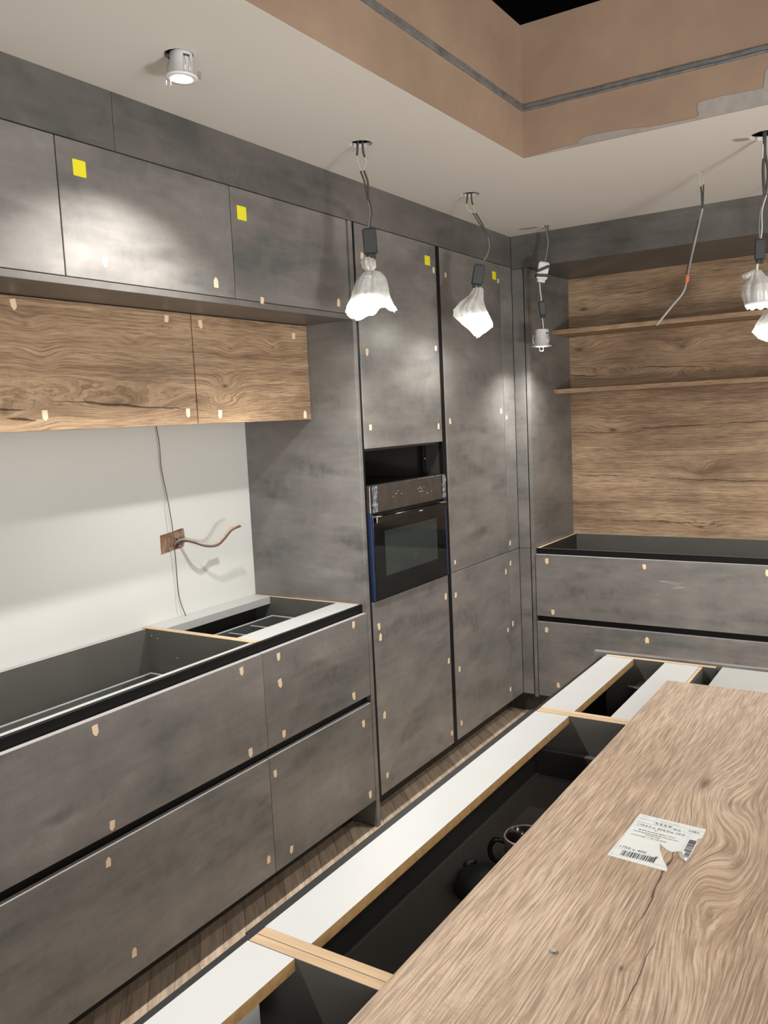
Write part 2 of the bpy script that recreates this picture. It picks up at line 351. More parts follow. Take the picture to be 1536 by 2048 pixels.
def tube(bm, pts, r, seg=8, smooth=True, mi=0):
    P = catmull(pts) if smooth else [Vector(p) for p in pts]
    rings = []; n0 = None
    for i, p in enumerate(P):
        t = (P[min(i+1, len(P)-1)]-P[max(i-1, 0)]).normalized()
        if n0 is None: n0 = t.orthogonal().normalized()
        n0 = (n0 - t*n0.dot(t)).normalized(); b = t.cross(n0)
        rr = r[min(i*len(r)//len(P), len(r)-1)] if isinstance(r, (list, tuple)) else r
        rings.append([bm.verts.new(p+(n0*math.cos(a)+b*math.sin(a))*rr) for a in [2*math.pi*k/seg for k in range(seg)]])
    for A, B in zip(rings, rings[1:]):
        for k in range(seg):
            f = bm.faces.new((A[k], A[(k+1) % seg], B[(k+1) % seg], B[k])); f.material_index = mi; f.smooth = True
    bm.faces.new(rings[0][::-1]).material_index = mi; bm.faces.new(rings[-1]).material_index = mi
def tubeobj(name, pts, r, mat, parent=None, seg=8):
    bm = bmesh.new(); tube(bm, pts, r, seg); return link(name, bm, mat, parent)
def lathe(bm, prof, c, seg=32, mi=0, axis=None):
    """prof [(r,z)] relative to c; axis = direction of +z"""
    q = Vector((0, 0, 1)).rotation_difference(Vector(axis)) if axis else None
    rings = []
    for r, z in prof:
        ring = []
        for k in range(seg):
            a = 2*math.pi*k/seg; v = Vector((r*math.cos(a), r*math.sin(a), z))
            if q: v = q @ v
            ring.append(bm.verts.new(Vector(c)+v))
        rings.append(ring)
    for A, B in zip(rings, rings[1:]):
        for k in range(seg):
            f = bm.faces.new((A[k], A[(k+1) % seg], B[(k+1) % seg], B[k])); f.material_index = mi; f.smooth = True
def plate(name, loops, place, thick, mats, parent=None, holes_mi=None):
    """flat plate with holes: loops of 2D points (first outer), place(u,v,w)->xyz, w from 0 to thick"""
    bm = bmesh.new(); edges = []; L3 = []
    for lp in loops:
        vs = [bm.verts.new(place(u, v, 0)) for u, v in lp]; L3.append(lp)
        edges += [bm.edges.new((vs[i], vs[(i+1) % len(vs)])) for i in range(len(vs))]
    r = bmesh.ops.triangle_fill(bm, use_beauty=True, use_dissolve=False, edges=edges)
    fs = [g for g in r['geom'] if isinstance(g, bmesh.types.BMFace)]
    d = Vector(place(0, 0, thick)) - Vector(place(0, 0, 0))
    ex = bmesh.ops.extrude_face_region(bm, geom=bm.faces[:])
    bmesh.ops.translate(bm, verts=[g for g in ex['geom'] if isinstance(g, bmesh.types.BMVert)], vec=d)
    bmesh.ops.recalc_face_normals(bm, faces=bm.faces)
    return link(name, bm, mats, parent)
def circ(cx, cy, r, n=28, jit=0.0):
    return [(cx+(r+random.uniform(-jit, jit))*math.cos(2*math.pi*k/n), cy+(r+random.uniform(-jit, jit))*math.sin(2*math.pi*k/n)) for k in range(n)]
def rect(a, b, c, d): return [(a, b), (c, b), (c, d), (a, d)]

# ================================================================ SETTING
CZ = 2.4058
RX0, RY1, RX1, RY0 = 0.575, 1.524, 2.62, -2.6
XB, YB, ZT = -0.545, 3.262, 3.3
holes = [circ(0.285, 0.225, 0.034), circ(0.244, 1.031, 0.036), circ(0.221, 1.822, 0.036), circ(0.225, 2.588, 0.020, 14, 0.003),
         circ(1.012, 2.139, 0.011, 12, 0.002), circ(1.285, 1.829, 0.052, 18, 0.006)]
struct(plate('ceiling', [rect(XB, -3.6, 3.9, YB), rect(RX0, RY0, RX1, RY1)] + holes, lambda u, v, w_: (u, v, CZ+w_), 0.0125, 'ceil'))
# faint plasterboard joint and torn paper by two of the cut-outs
for (x, y, a, l) in ((0.155, 2.565, 0.4, 0.06), (1.215, 1.822, 0.2, 0.03)):
    bm = bmesh.new()
    pts = [(x-l*0.9, y-0.02), (x-l*0.3, y-0.028), (x+l*0.6, y-0.018), (x+l*0.7, y+0.012), (x-l*0.1, y+0.016), (x-l*0.7, y+0.004)]
    vs = [bm.verts.new((p[0], p[1], CZ-0.0015-random.uniform(0, 0.002))) for p in pts]
    vs2 = [bm.verts.new((p[0], p[1], CZ+0.0005)) for p in pts]
    bm.faces.new(vs); bm.faces.new(vs2[::-1])
    for i in range(6): bm.faces.new((vs[i], vs2[i], vs2[(i+1) % 6], vs[(i+1) % 6]))
    o = link('torn_plaster', bm, 'patch'); struct(o)
# roof void above, its darkness painted into a black sheet
struct(box('ceiling_void', (-0.6, -3.7, ZT), (3.95, YB+0.1, ZT+0.02), 'void', bev=0))
# recess walls, each with the zinc bead
rz1 = 2.832
def recess(name, a, b, beadaxis):
    o = struct(box(name, a, b, 'plaster', bev=0)); return o
t1 = recess('trim_1', (RX0-0.02, RY0, CZ+0.0002), (RX0+0.0012, RY1+0.0012, rz1), 'y')
t2 = recess('trim_2', (RX0-0.02, RY1-0.0012, CZ+0.0002), (RX1+0.02, RY1+0.02, rz1), 'x')
t3 = recess('trim_3', (RX1, RY0, CZ+0.002), (RX1+0.02, RY1, rz1), 'y')
t4 = recess('trim_4', (RX0-0.02, RY0-0.02, CZ+0.002), (RX1+0.02, RY0, rz1), 'x')
def bead(parent, pts, nrm):
    """rough U-shaped bead: two lips and a recessed-looking channel"""
    bm = bmesh.new(); n = 60
    A, B = Vector(pts[0]), Vector(pts[1]); nv = Vector(nrm)
    prof = [(0, -0.011), (0.006, -0.010), (0.007, -0.006), (0.0015, -0.003), (0.0015, 0.004), (0.007, 0.007), (0.006, 0.010), (0, 0.012)]
    rings = []
    for i in range(n+1):
        c = A.lerp(B, i/n); j = random.uniform(-0.0008, 0.0008)
        rings.append([bm.verts.new(c + nv*(d+random.uniform(-0.0006, 0.0006)*(d > 0)) + Vector((0, 0, z+j))) for d, z in prof])
    for P, Q in zip(rings, rings[1:]):
        for k in range(len(prof)-1): bm.faces.new((P[k], P[k+1], Q[k+1], Q[k]))
    bmesh.ops.recalc_face_normals(bm, faces=bm.faces)
    return link('plaster_bead', bm, 'bead', parent)
bead(t1, ((RX0+0.0012, RY0, 2.580), (RX0+0.0012, RY1-0.0012, 2.566)), (1, 0, 0))
bead(t2, ((RX0+0.0012, RY1-0.0012, 2.566), (RX1, RY1-0.0012, 2.552)), (0, -1, 0))
def patch(parent, pts):
    bm = bmesh.new()
    f = [bm.verts.new((x, RY1-0.0028, z)) for x, z in pts]; b = [bm.verts.new((x, RY1-0.0011, z)) for x, z in pts]
    bm.faces.new(f); bm.faces.new(b[::-1])
    for i in range(len(pts)): bm.faces.new((f[i], b[i], b[(i+1) % len(pts)], f[(i+1) % len(pts)]))
    bmesh.ops.recalc_face_normals(bm, faces=bm.faces)
    link('filler_patch', bm, 'patch', parent)
patch(t2, [(0.60, 2.4075), (0.69, 2.4125), (0.765, 2.415), (0.772, 2.426), (0.80, 2.432), (0.86, 2.431), (0.93, 2.426), (1.0, 2.4165), (1.135, 2.4135), (1.145, 2.42), (1.14, 2.445), (1.145, 2.457), (1.2, 2.459),
           (1.28, 2.456), (1.325, 2.456), (1.33, 2.50), (1.345, 2.515), (1.48, 2.52), (1.60, 2.50), (1.7, 2.4075)])
# floor with separate herringbone blocks where it can be seen
fl = struct(box('floor', (-0.6, -3.6, -0.03), (3.9, YB, -0.002), 'floor', bev=0))
def herring():
    L, W = 0.42, 0.07; ang = math.radians(45)
    fm = [NTfloor(k) for k in range(4)]
    mes = []
    for k in range(4):
        bm = bmesh.new(); bbox(bm, (-L/2+0.0006, -W/2+0.0006, -0.004), (L/2-0.0006, W/2-0.0006, 0.0), 0.0005)
        me = bpy.data.meshes.new('floor_plank'); bm.to_mesh(me); bm.free(); me.materials.append(fm[k]); mes.append(me)
    cnt = 0
    # zigzag lattice: pairs of perpendicular blocks
    for i in range(-60, 90):
        for j in range(-14, 24):
            # local lattice in rotated frame
            for o_, (cx, cy, rz) in enumerate((((i)*W + L/2 + j*L, i*W + W/2 - j*L, 0.0), ((i)*W + W/2 + j*L, i*W + W + L/2 - j*L, math.pi/2))):
                X = cx*math.cos(ang)-cy*math.sin(ang); Y = cx*math.sin(ang)+cy*math.cos(ang)
                X += 0.05; Y += 0.1
                if -0.30 < X < 0.42 and -0.75 < Y < 2.9 and cnt < 290:
                    o = bpy.data.objects.new('floor_plank', mes[(i*7+j*3+o_*5) % 4]); COL.objects.link(o)
                    o.parent = fl; o.location = Vector((X, Y, 0.0))-fl.location; o.rotation_euler = (0, 0, rz+ang); cnt += 1
def NTfloor(k):
    q = NT('floor_plank_wood', 0.5); g = q.n('ShaderNodeTexCoord'); x = q.n('ShaderNodeSeparateXYZ'); q.t.links.new(g.outputs['Object'], x.inputs[0])
    f = q.noise(q.vec(q.m_('MULTIPLY', x.outputs[0], 5), q.m_('MULTIPLY', x.outputs[1], 70), k*3.1), 1.0, 5, 0.65)
    a = 0.92+0.07*k
    q.color(q.ramp(f, [(0.3, (0.30*a, 0.22*a, 0.15*a)), (0.5, (0.45*a, 0.35*a, 0.26*a)), (0.7, (0.57*a, 0.46*a, 0.35*a))]))
    q.bump(f, 0.15); return q.m
herring()
# walls
wl = struct(plate('wall_left', [rect(-3.6, 0, YB, ZT), [(0.811, 1.108), (0.923, 1.121), (0.932, 1.158), (0.928, 1.190), (0.905, 1.189), (0.873, 1.184), (0.812, 1.178)]],
                  lambda u, v, w_: (XB-w_, u, v), 0.03, 'wall'))
box('hole_backing', (XB-0.029, 0.8105, 1.107), (XB-0.007, 0.9325, 1.1905), 'socket', wl, bev=0)
struct(box('wall_back', (-0.6, YB, 0), (3.95, YB+0.05, ZT), 'roomwall', bev=0))
struct(box('wall_right', (3.9, -3.6, 0), (3.95, YB, ZT), 'roomwall', bev=0))
struct(box('wall_front', (-0.6, -3.65, 0), (3.95, -3.6, ZT), 'roomwall', bev=0))

# ================================================================ JOINERY
TAPE = {}
def tab_mesh(shape):
    if shape in TAPE: return TAPE[shape]
    w_, h_ = 0.0082, 0.0135
    P = {'d': [(-w_, h_), (w_, h_), (w_, -h_*0.45), (w_*0.25, -h_), (-w_*0.3, -h_), (-w_, -h_*0.4)],
         'u': [(-w_, -h_), (w_, -h_), (w_, h_*0.45), (w_*0.3, h_), (-w_*0.25, h_), (-w_, h_*0.4)],
         'q': [(-w_, -h_*0.75), (w_*0.6, -h_*0.8), (w_, -h_*0.3), (w_*0.95, h_*0.75), (-w_, h_*0.7), (-w_*0.9, 0)]}[shape]
    bm = bmesh.new(); f = [bm.verts.new((0.0006, y, z)) for y, z in P]; b = [bm.verts.new((0, y, z)) for y, z in P]
    bm.faces.new(f); bm.faces.new(b[::-1])
    for i in range(6): bm.faces.new((f[i], b[i], b[(i+1) % 6], f[(i+1) % 6]))
    bmesh.ops.recalc_face_normals(bm, faces=bm.faces)
    me = bpy.data.meshes.new('tape_tab'); bm.to_mesh(me); bm.free(); me.materials.append(M['tape']); TAPE[shape] = me; return me
def tabs(door, lst, x=0.0, face='x'):
    for y, z, s in lst:
        o = bpy.data.objects.new('tape_tab', tab_mesh(s)); COL.objects.link(o); o.parent = door
        p = Vector((x, y, z)) if face == 'x' else Vector((y, x, z))
        o.location = p - wloc(door)
        o.rotation_euler = (random.uniform(-0.18, 0.18), 0, 0 if face == 'x' else -math.pi/2)
        sc = random.uniform(0.92, 1.08); o.scale = (1, sc, sc)
def ysticker(door, y0, y1, z0, z1):
    bm = bmesh.new(); n = 4; r = 0.003; P = []
    for cx, cz, a0 in ((y1-r, z1-r, 0), (y0+r, z1-r, 90), (y0+r, z0+r, 180), (y1-r, z0+r, 270)):
        for k in range(n+1):
            a = math.radians(a0+90*k/n); P.append((cx+r*math.cos(a), cz+r*math.sin(a)))
    f = [bm.verts.new((0.0005, y, z)) for y, z in P]; b = [bm.verts.new((0, y, z)) for y, z in P]
    bm.faces.new(f); bm.faces.new(b[::-1])
    for i in range(len(P)): bm.faces.new((f[i], b[i], b[(i+1) % len(P)], f[(i+1) % len(P)]))
    bmesh.ops.recalc_face_normals(bm, faces=bm.faces)
    o = link('sticker', bm, 'yellow', door); o['label'] = 'square yellow sticker'
G = 0.0018
def door(name, parent, y0, y1, z0, z1, mat='stone', x0=-0.019, x1=0.0, light=False):
    mats = [mat, 'light_edge' if light else 'stone_flat']
    return box(name, (x0, y0+G, z0+G*0.6), (x1, y1-G, z1-G*0.6), mats, parent, bev=0.001, topmi=1)

# ---- fascia above the tall and upper cabinets
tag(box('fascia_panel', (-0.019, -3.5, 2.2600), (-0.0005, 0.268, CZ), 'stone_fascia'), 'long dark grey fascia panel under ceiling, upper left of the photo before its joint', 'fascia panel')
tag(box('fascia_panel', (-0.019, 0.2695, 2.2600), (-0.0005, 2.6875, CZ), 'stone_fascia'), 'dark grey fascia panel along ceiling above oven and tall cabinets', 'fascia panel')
# ---- upper cabinets
UP = [(-0.51, 0.087, 'stone_b', [], None, 'grey upper cabinet cut off by the left edge of the photo'),
      (0.087, 0.685, 'stone', [(0.206, 1.978, 'd'), (0.603, 1.969, 'u')], (0.133, 0.171, 2.174, 2.213), 'middle grey upper cabinet with large yellow sticker, over the wood cabinets'),
      (0.685, 1.282, 'stone_c', [(0.803, 1.936, 'q'), (1.212, 1.965, 'u')], (0.713, 0.754, 2.166, 2.207), 'grey upper cabinet with yellow sticker next to the tall oven housing')]
for y0, y1, mt, tb, ys, lab in UP:
    t = thing('upper_cabinet', lab, 'cabinet', (-0.27, (y0+y1)/2, 1.930), 'grey upper cabinets under the ceiling')
    bm = bmesh.new()
    bbox(bm, (-0.54, y0+0.001, 1.930), (-0.021, y0+0.017, 2.258)); bbox(bm, (-0.54, y1-0.017, 1.930), (-0.021, y1-0.001, 2.258))
    bbox(bm, (-0.54, y0+0.017, 2.24), (-0.021, y1-0.017, 2.258)); bbox(bm, (-0.54, y0+0.017, 1.930), (-0.021, y1-0.017, 1.946)); bbox(bm, (-0.54, y0+0.017, 1.946), (-0.53, y1-0.017, 2.24))
    link('carcass', bm, 'black', t)
    d = door('door', t, y0, y1, 1.930, 2.258, mt); tabs(d, tb)
    if ys: ysticker(d, *ys)
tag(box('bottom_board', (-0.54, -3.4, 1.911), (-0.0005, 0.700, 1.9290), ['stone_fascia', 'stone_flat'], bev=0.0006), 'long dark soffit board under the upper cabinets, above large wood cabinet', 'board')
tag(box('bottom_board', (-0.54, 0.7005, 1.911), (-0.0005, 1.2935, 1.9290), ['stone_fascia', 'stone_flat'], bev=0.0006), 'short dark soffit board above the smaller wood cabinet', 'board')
# ---- wood wall cabinets
WD = [(-1.10, -0.498, [], 'oak wall cabinet beyond the left photo edge, in line with the others'),
      (-0.4965, 0.7005, [(0.082, 1.886, 'd'), (0.598, 1.887, 'q'), (0.145, 1.604, 'd'), (0.66, 1.6, 'd')], 'wide oak-front wall cabinet above white wall on the left'),
      (0.7030, 1.2925, [(0.741, 1.879, 'd'), (1.212, 1.868, 'q'), (0.803, 1.593, 'd'), (1.254, 1.583, 'u')], 'smaller oak-front wall cabinet against the grey side panel')]
for y0, y1, tb, lab in WD:
    t = thing('wall_cabinet', lab, 'cabinet', (-0.38, (y0+y1)/2, 1.564), 'oak wall cabinets')
    box('carcass', (-0.54, y0+0.001, 1.570), (-0.2285, y1-0.001, 1.9095), ['mdfb', 'black'], t, bev=0)
    d = box('door', (-0.227, y0+0.001, 1.564), (-0.208, y1-0.001, 1.9085), ['oak_wall', 'black'], t, bev=0.001)
    tabs(d, tb, -0.208)
# ---- side panel between base units and oven housing
tag(box('side_panel', (-0.544, 1.2945, 0.0), (0.0, 1.3165, 2.2585), ['stone_c', 'stone_flat'], bev=0.0008), 'tall dark grey side panel reaching the floor left of the oven', 'side panel')
# ---- oven housing
YO0, YO1 = 1.332, 1.927
t = thing('oven_cabinet', 'tall grey cabinet housing the black built-in oven', 'cabinet', (-0.27, 1.63, 0.10))
bm = bmesh.new()
bbox(bm, (-0.54, 1.3175, 0.10), (-0.022, 1.334, 2.258)); bbox(bm, (-0.54, 1.927, 0.10), (-0.022, 1.9435, 2.258))
for z in (0.10, 0.852, 1.436, 2.242): bbox(bm, (-0.54, 1.334, z), (-0.022, 1.927, z+0.016))
bbox(bm, (-0.54, 1.334, 0.116), (-0.532, 1.927, 2.242))
link('carcass', bm, 'black', t)
d = door('door', t, YO0, YO1, 1.4445, 2.258, 'stone'); tabs(d, [(1.374, 2.142, 'd'), (1.905, 2.155, 'd'), (1.377, 1.799, 'd'), (1.898, 1.836, 'q'), (1.376, 1.524, 'q'), (1.895, 1.512, 'u')])
ysticker(d, 1.834, 1.877, 2.170, 2.208)
d = door('door', t, YO0, YO1, 0.111, 0.8675, 'stone_b', light=True); tabs(d, [(1.9, 0.779, 'u'), (1.369, 0.768, 'd'), (1.376, 0.727, 'u'), (1.904, 0.492, 'u'), (1.378, 0.419, 'u'), (1.908, 0.163, 'q'), (1.378, 0.177, 'q')])
box('grip_profile', (-0.021, 1.3172, 0.10), (-0.003, 1.3315, 2.258), 'profile', t, bev=0)
box('mounting_rail', (-0.10, 1.905, 1.30), (-0.085, 1.9265, 1.436), 'profile', t)
bm = bmesh.new(); lathe(bm, [(0, 0.001), (0.004, 0.001), (0.004, 0)], (-0.084, 1.916, 1.375), 12, axis=(1, 0, 0)); link('screw', bm, 'chrome', t)
# ---- oven
t = thing('built_in_oven', 'black compact built-in oven with blue protective tape on its sides', 'oven', (-0.2, 1.63, 0.870))
box('housing', (-0.50, 1.352, 0.8710), (-0.012, 1.908, 1.300), 'black', t)
cp = box('control_panel', (-0.012, 1.340, 1.204), (0.006, 1.922, 1.306), 'ovensteel', t, 0.0015)
for ya, yb in ((1.352, 1.385), (1.893, 1.922)):
    bm = bmesh.new()   # crumpled film at both ends of the panel
    n, m = 10, 6; g = [[bm.verts.new((0.0072+random.uniform(0, 0.004), ya+(yb-ya)*j/m+random.uniform(-1, 1)*0.002, 1.207+0.097*i/n)) for j in range(m+1)] for i in range(n+1)]
    for i in range(n):
        for j in range(m): bm.faces.new((g[i][j], g[i][j+1], g[i+1][j+1], g[i+1][j]))
    link('protective_film', bm, 'film', cp)
bm = bmesh.new()   # touch symbols on the control panel
for (y, z, w_, h_) in [(1.52, 1.262, 0.012, 0.002), (1.54, 1.270, 0.003, 0.004), (1.56, 1.258, 0.008, 0.002), (1.50, 1.252, 0.003, 0.003), (1.70, 1.252, 0.036, 0.0016), (1.69, 1.262, 0.004, 0.004), (1.705, 1.265, 0.003, 0.008),
                       (1.72, 1.262, 0.004, 0.005), (1.74, 1.268, 0.003, 0.004), (1.76, 1.240, 0.015, 0.0014), (1.80, 1.244, 0.003, 0.003)]:
    bbox(bm, (0.0061, y, z), (0.0066, y+w_, z+h_))
link('touch_symbols', bm, 'inkgrey', cp)['kind'] = 'stuff'
dr = box('door', (-0.012, 1.352, 0.876), (0.008, 1.910, 1.196), 'ovenglass', t, 0.0015)
dw = box('window_pane', (0.0081, 1.425, 0.955), (0.0092, 1.830, 1.130), 'window', dr, 0)
hb = bmesh.new(); bbox(hb, (0.016, 1.352, 1.166), (0.026, 1.900, 1.190), 0.002)
bbox(hb, (0.008, 1.356, 1.182), (0.018, 1.392, 1.190), 0.001); bbox(hb, (0.008, 1.860, 1.182), (0.018, 1.896, 1.190), 0.001)
link('door_handle', hb, 'ovenglass', dr)
for a, b in ((1.356, 1.390), (1.862, 1.897)): box('handle_cap', (0.009, a, 1.1902), (0.0255, b, 1.1910), 'alu', dr, 0)
bm = bmesh.new(); bbox(bm, (0.0260, 1.662, 1.177), (0.0264, 1.690, 1.181)); link('handle_mark', bm, 'inkgrey', dr)
for ya, yb in ((1.3385, 1.352), (1.910, 1.9245)):
    box('protective_tape', (-0.012, ya, 0.873), (0.0065, yb, 1.2035), 'blue', t, 0.0005)
box('bottom_trim', (-0.012, 1.3525, 0.8702), (0.003, 1.9095, 0.8745), 'profile', t, 0)

# ---- fridge housing
t = thing('tall_cabinet', 'tall grey two-door cabinet right of the oven, by the room corner', 'cabinet', (-0.27, 2.26, 0.10))
bm = bmesh.new(); bbox(bm, (-0.54, 1.9445, 0.10), (-0.022, 2.556, 2.258)); link('carcass', bm, 'black', t)
box('grip_profile', (-0.0215, 1.9285, 0.10), (-0.003, 1.9600, 2.258), 'profile', t, bev=0)
d = door('door', t, 1.9604, 2.5565, 0.8695, 2.258, 'stone_c'); tabs(d, [(2.008, 2.148, 'q'), (2.533, 2.179, 'q'), (1.999, 1.53, 'u'), (2.521, 1.564, 'u'), (1.996, 0.912, 'q')])
ysticker(d, 2.470, 2.511, 2.181, 2.218)
d = door('door', t, 1.9604, 2.5565, 0.111, 0.8680, 'stone', light=True); tabs(d, [(1.991, 0.766, 'q'), (2.519, 0.778, 'u'), (2.0, 0.426, 'd'), (2.522, 0.482, 'q'), (2.53, 0.176, 'q'), (2.0, 0.178, 'q')])
# ---- corner filler
t = thing('corner_filler', 'narrow grey L-shaped filler panels in the room corner', 'filler panel', (0.0, 2.66, 0.111))
d = door('filler_strip', t, 2.557, 2.6875, 0.8695, 2.2585, 'stone_b'); tabs(d, [(2.582, 1.531, 'q'), (2.578, 0.912, 'u')])
d = door('filler_strip', t, 2.557, 2.6875, 0.111, 0.8680, 'stone_b'); tabs(d, [(2.576, 0.811, 'u'), (2.582, 0.499, 'd')])
box('filler_strip', (0.0008, 2.6880, 0.8700), (0.0590, 2.7070, 2.2485), 'stone', t); box('filler_strip', (0.0008, 2.6880, 0.111), (0.0590, 2.7070, 0.8680), 'stone', t)
# ---- back wall run
YN, YW = 2.6875, 3.246
tag(box('niche_side_panel', (0.0655, YN-0.002, 0.10), (0.0825, YW-0.001, 2.2485), ['stone_c', 'stone_flat']), 'dark grey side panel at the left end of the oak-lined niche', 'side panel')
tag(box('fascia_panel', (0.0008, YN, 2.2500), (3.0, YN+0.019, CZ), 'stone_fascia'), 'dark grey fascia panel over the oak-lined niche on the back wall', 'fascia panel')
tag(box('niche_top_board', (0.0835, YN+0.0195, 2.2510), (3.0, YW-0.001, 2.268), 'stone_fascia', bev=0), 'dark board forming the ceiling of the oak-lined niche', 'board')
tag(box('niche_back_panel', (0.060, YW, 0.86), (3.0, YW+0.014, 2.2505), 'oak_niche', bev=0), 'large brown oak back panel of the open niche', 'wall panel')
for z0, z1, lab in ((1.944, 1.967, 'upper oak shelf in the niche, near the hanging bare cable'), (1.640, 1.663, 'lower oak shelf in the niche, free space underneath')):
    t = thing('wall_shelf', lab, 'shelf', (1.5, 3.12, z0), 'oak niche shelves')
    box('shelf_board', (0.0832, 3.001, z0), (3.0, YW-0.0005, z1), 'oak_shelf', t, 0.001)
    bm = bmesh.new(); lathe(bm, [(0, 0.0008), (0.003, 0.0008), (0.003, 0)], (0.098, 3.001, (z0+z1)/2), 10, axis=(0, -1, 0)); link('screw_hole', bm, 'black', t)
t = thing('back_drawer_cabinet', 'wide grey two-drawer base cabinet without worktop under the oak niche', 'cabinet', (1.3, 2.97, 0.10))
box('side_panel', (0.0860, YN+0.021, 0.10), (0.1020, YW-0.002, 0.870), ['black', 'mdf'], t, bev=0, topmi=1)
box('back_panel', (0.1020, YW-0.010, 0.10), (2.9, YW-0.002, 0.8705), ['dark', 'light_edge'], t, bev=0, topmi=1)
box('cabinet_floor', (0.1020, YN+0.03, 0.10), (2.9, YW-0.010, 0.116), 'dark', t, bev=0)
box('front_rail', (0.0862, YN+0.0196, 0.842), (2.9, YN+0.0300, 0.8695), ['profile', 'dark'], t, bev=0.0006, topmi=1)
box('front_rail', (0.0862, YN+0.0205, 0.48), (2.9, YN+0.03, 0.842), 'profile', t, bev=0)
for z0, z1, tb in ((0.5265, 0.8405, [(0.147, 0.808, 'd'), (0.631, 0.806, 'd'), (0.172, 0.55, 'd'), (1.164, 0.809, 'd')]), (0.111, 0.4958, [(0.136, 0.458, 'u'), (0.639, 0.456, 'u'), (0.191, 0.177, 'u')])):
    d = box('drawer_front', (0.0860, YN+0.0002, z0), (1.98, YN+0.019, z1), ['stone_b', 'light_edge'], t, 0.001, topmi=1)
    tabs(d, tb, YN, 'y')
    if z0 > 0.5:
        bm = bmesh.new()
        for a, b in (((0.700, 0.745), (0.802, 0.736)), ((0.752, 0.708), (0.80, 0.722)), ((0.765, 0.712), (0.815, 0.720)), ((0.686, 0.677), (0.694, 0.682)), ((0.79, 0.728), (0.70, 0.742))):
            A = Vector((a[0], YN+0.0001, a[1])); B = Vector((b[0], YN+0.0001, b[1])); tube(bm, [A, A.lerp(B, 0.5)+Vector((0, 0, 0.002)), B], 0.0005, 4)
        link('scratch_marks', bm, 'alu', d)['kind'] = 'stuff'
for z0, z1 in ((0.5265, 0.8405), (0.111, 0.4958)): box('drawer_front', (1.984, YN+0.0002, z0), (2.9, YN+0.019, z1), ['stone', 'light_edge'], t, 0.001, topmi=1)

# ---- left base cabinets
def glassbox(t, name, x0, x1, y0, y1, zf, zt, div=()):
    d = box(name, (x0, y0, zf-0.012), (x1, y1, zf), 'dark', t, 0.0005)
    P = [((x0, y0, zf), (x0+0.006, y1, zt)), ((x0+0.006, y0, zf), (x1, y0+0.006, zt)), ((x0+0.006, y1-0.006, zf), (x1, y1, zt))]
    for y in div: P.append(((x0+0.006, y, zf), (x1-0.20, y+0.004, zt-0.01)))
    for a, b in P:
        g = box('glass_side', a, (b[0], b[1], b[2]-0.003), 'glass', d, 0)
        box('glass_edge', (a[0], a[1], b[2]-0.003), b, 'glassedge', d, 0)
    return d
t = thing('base_cabinet', 'grey two-drawer base cabinet without worktop beside the tall side panel', 'cabinet', (-0.27, 1.0, 0.10), 'base cabinets along the white wall')
box('side_panel', (-0.540, 0.7012, 0.10), (-0.030, 0.7275, 0.870), ['dark', 'mdf'], t, 0, topmi=1)
box('side_panel', (-0.540, 1.2775, 0.10), (-0.030, 1.2925, 0.870), ['dark', 'mdf'], t, 0, topmi=1)
box('front_rail', (-0.128, 0.7280, 0.8540), (-0.031, 1.2770, 0.8700), ['white', 'white'], t, 0)
box('back_rail', (-0.543, 0.7280, 0.8420), (-0.455, 1.2770, 0.8700), ['greyboard', 'white'], t, 0, topmi=1)
box('back_panel', (-0.540, 0.7280, 0.10), (-0.532, 1.2770, 0.842), 'black', t, 0)
box('grip_profile', (-0.0300, 0.7012, 0.8430), (-0.0198, 1.2930, 0.8690), 'profile', t, 0.0008)
box('grip_profile', (-0.0400, 0.7012, 0.480), (-0.0210, 1.2930, 0.843), 'profile', t, 0)
glassbox(t, 'drawer_box', -0.43, -0.05, 0.745, 1.255, 0.70, 0.802, (0.88, 1.00, 1.12))
for z0, z1, tb in ((0.525, 0.8395, [(0.777, 0.808, 'd'), (0.777, 0.72, 'd'), (0.781, 0.549, 'd'), (1.202, 0.814, 'd'), (1.182, 0.553, 'd')]), (0.111, 0.4958, [(0.726, 0.435, 'd'), (1.234, 0.431, 'd'), (1.255, 0.147, 'd'), (0.783, 0.151, 'd')])):
    d = door('drawer_front', t, 0.7000, 1.2930, z0, z1, 'stone_c', light=True); tabs(d, tb)
t = thing('base_cabinet', 'wide grey two-drawer base cabinet, open on top, at the lower left', 'cabinet', (-0.27, 0.1, 0.10), 'base cabinets along the white wall')
box('side_panel', (-0.540, 0.6990, 0.10), (-0.030, 0.7008, 0.870), ['dark', 'mdf'], t, 0, topmi=1)
box('side_panel', (-0.540, -0.5140, 0.10), (-0.030, -0.4990, 0.870), ['dark', 'mdf'], t, 0, topmi=1)
box('back_panel', (-0.536, -0.4985, 0.10), (-0.524, 0.6985, 0.868), ['dark', 'light_edge'], t, 0, topmi=1)
box('cabinet_floor', (-0.524, -0.4985, 0.10), (-0.04, 0.6985, 0.116), 'dark', t, 0)
box('front_rail', (-0.0480, -0.4985, 0.8550), (-0.0305, 0.6985, 0.8695), ['profile', 'alu'], t, 0.0004, topmi=1)
box('grip_profile', (-0.0300, -0.5140, 0.8430), (-0.0198, 0.7008, 0.8690), 'profile', t, 0.0008)
box('grip_profile', (-0.0400, -0.5140, 0.480), (-0.0210, 0.7008, 0.843), 'profile', t, 0)
glassbox(t, 'drawer_box', -0.50, -0.05, -0.485, 0.685, 0.60, 0.72)
bm = bmesh.new()
for (y, z, x) in ((0.6985, 0.845, -0.50), (0.6985, 0.838, -0.47), (0.6985, 0.78, -0.38)): lathe(bm, [(0, 0.001), (0.0035, 0.001), (0.0035, 0)], (x, y, z), 10, axis=(0, -1, 0))
link('screw', bm, 'chrome', t)
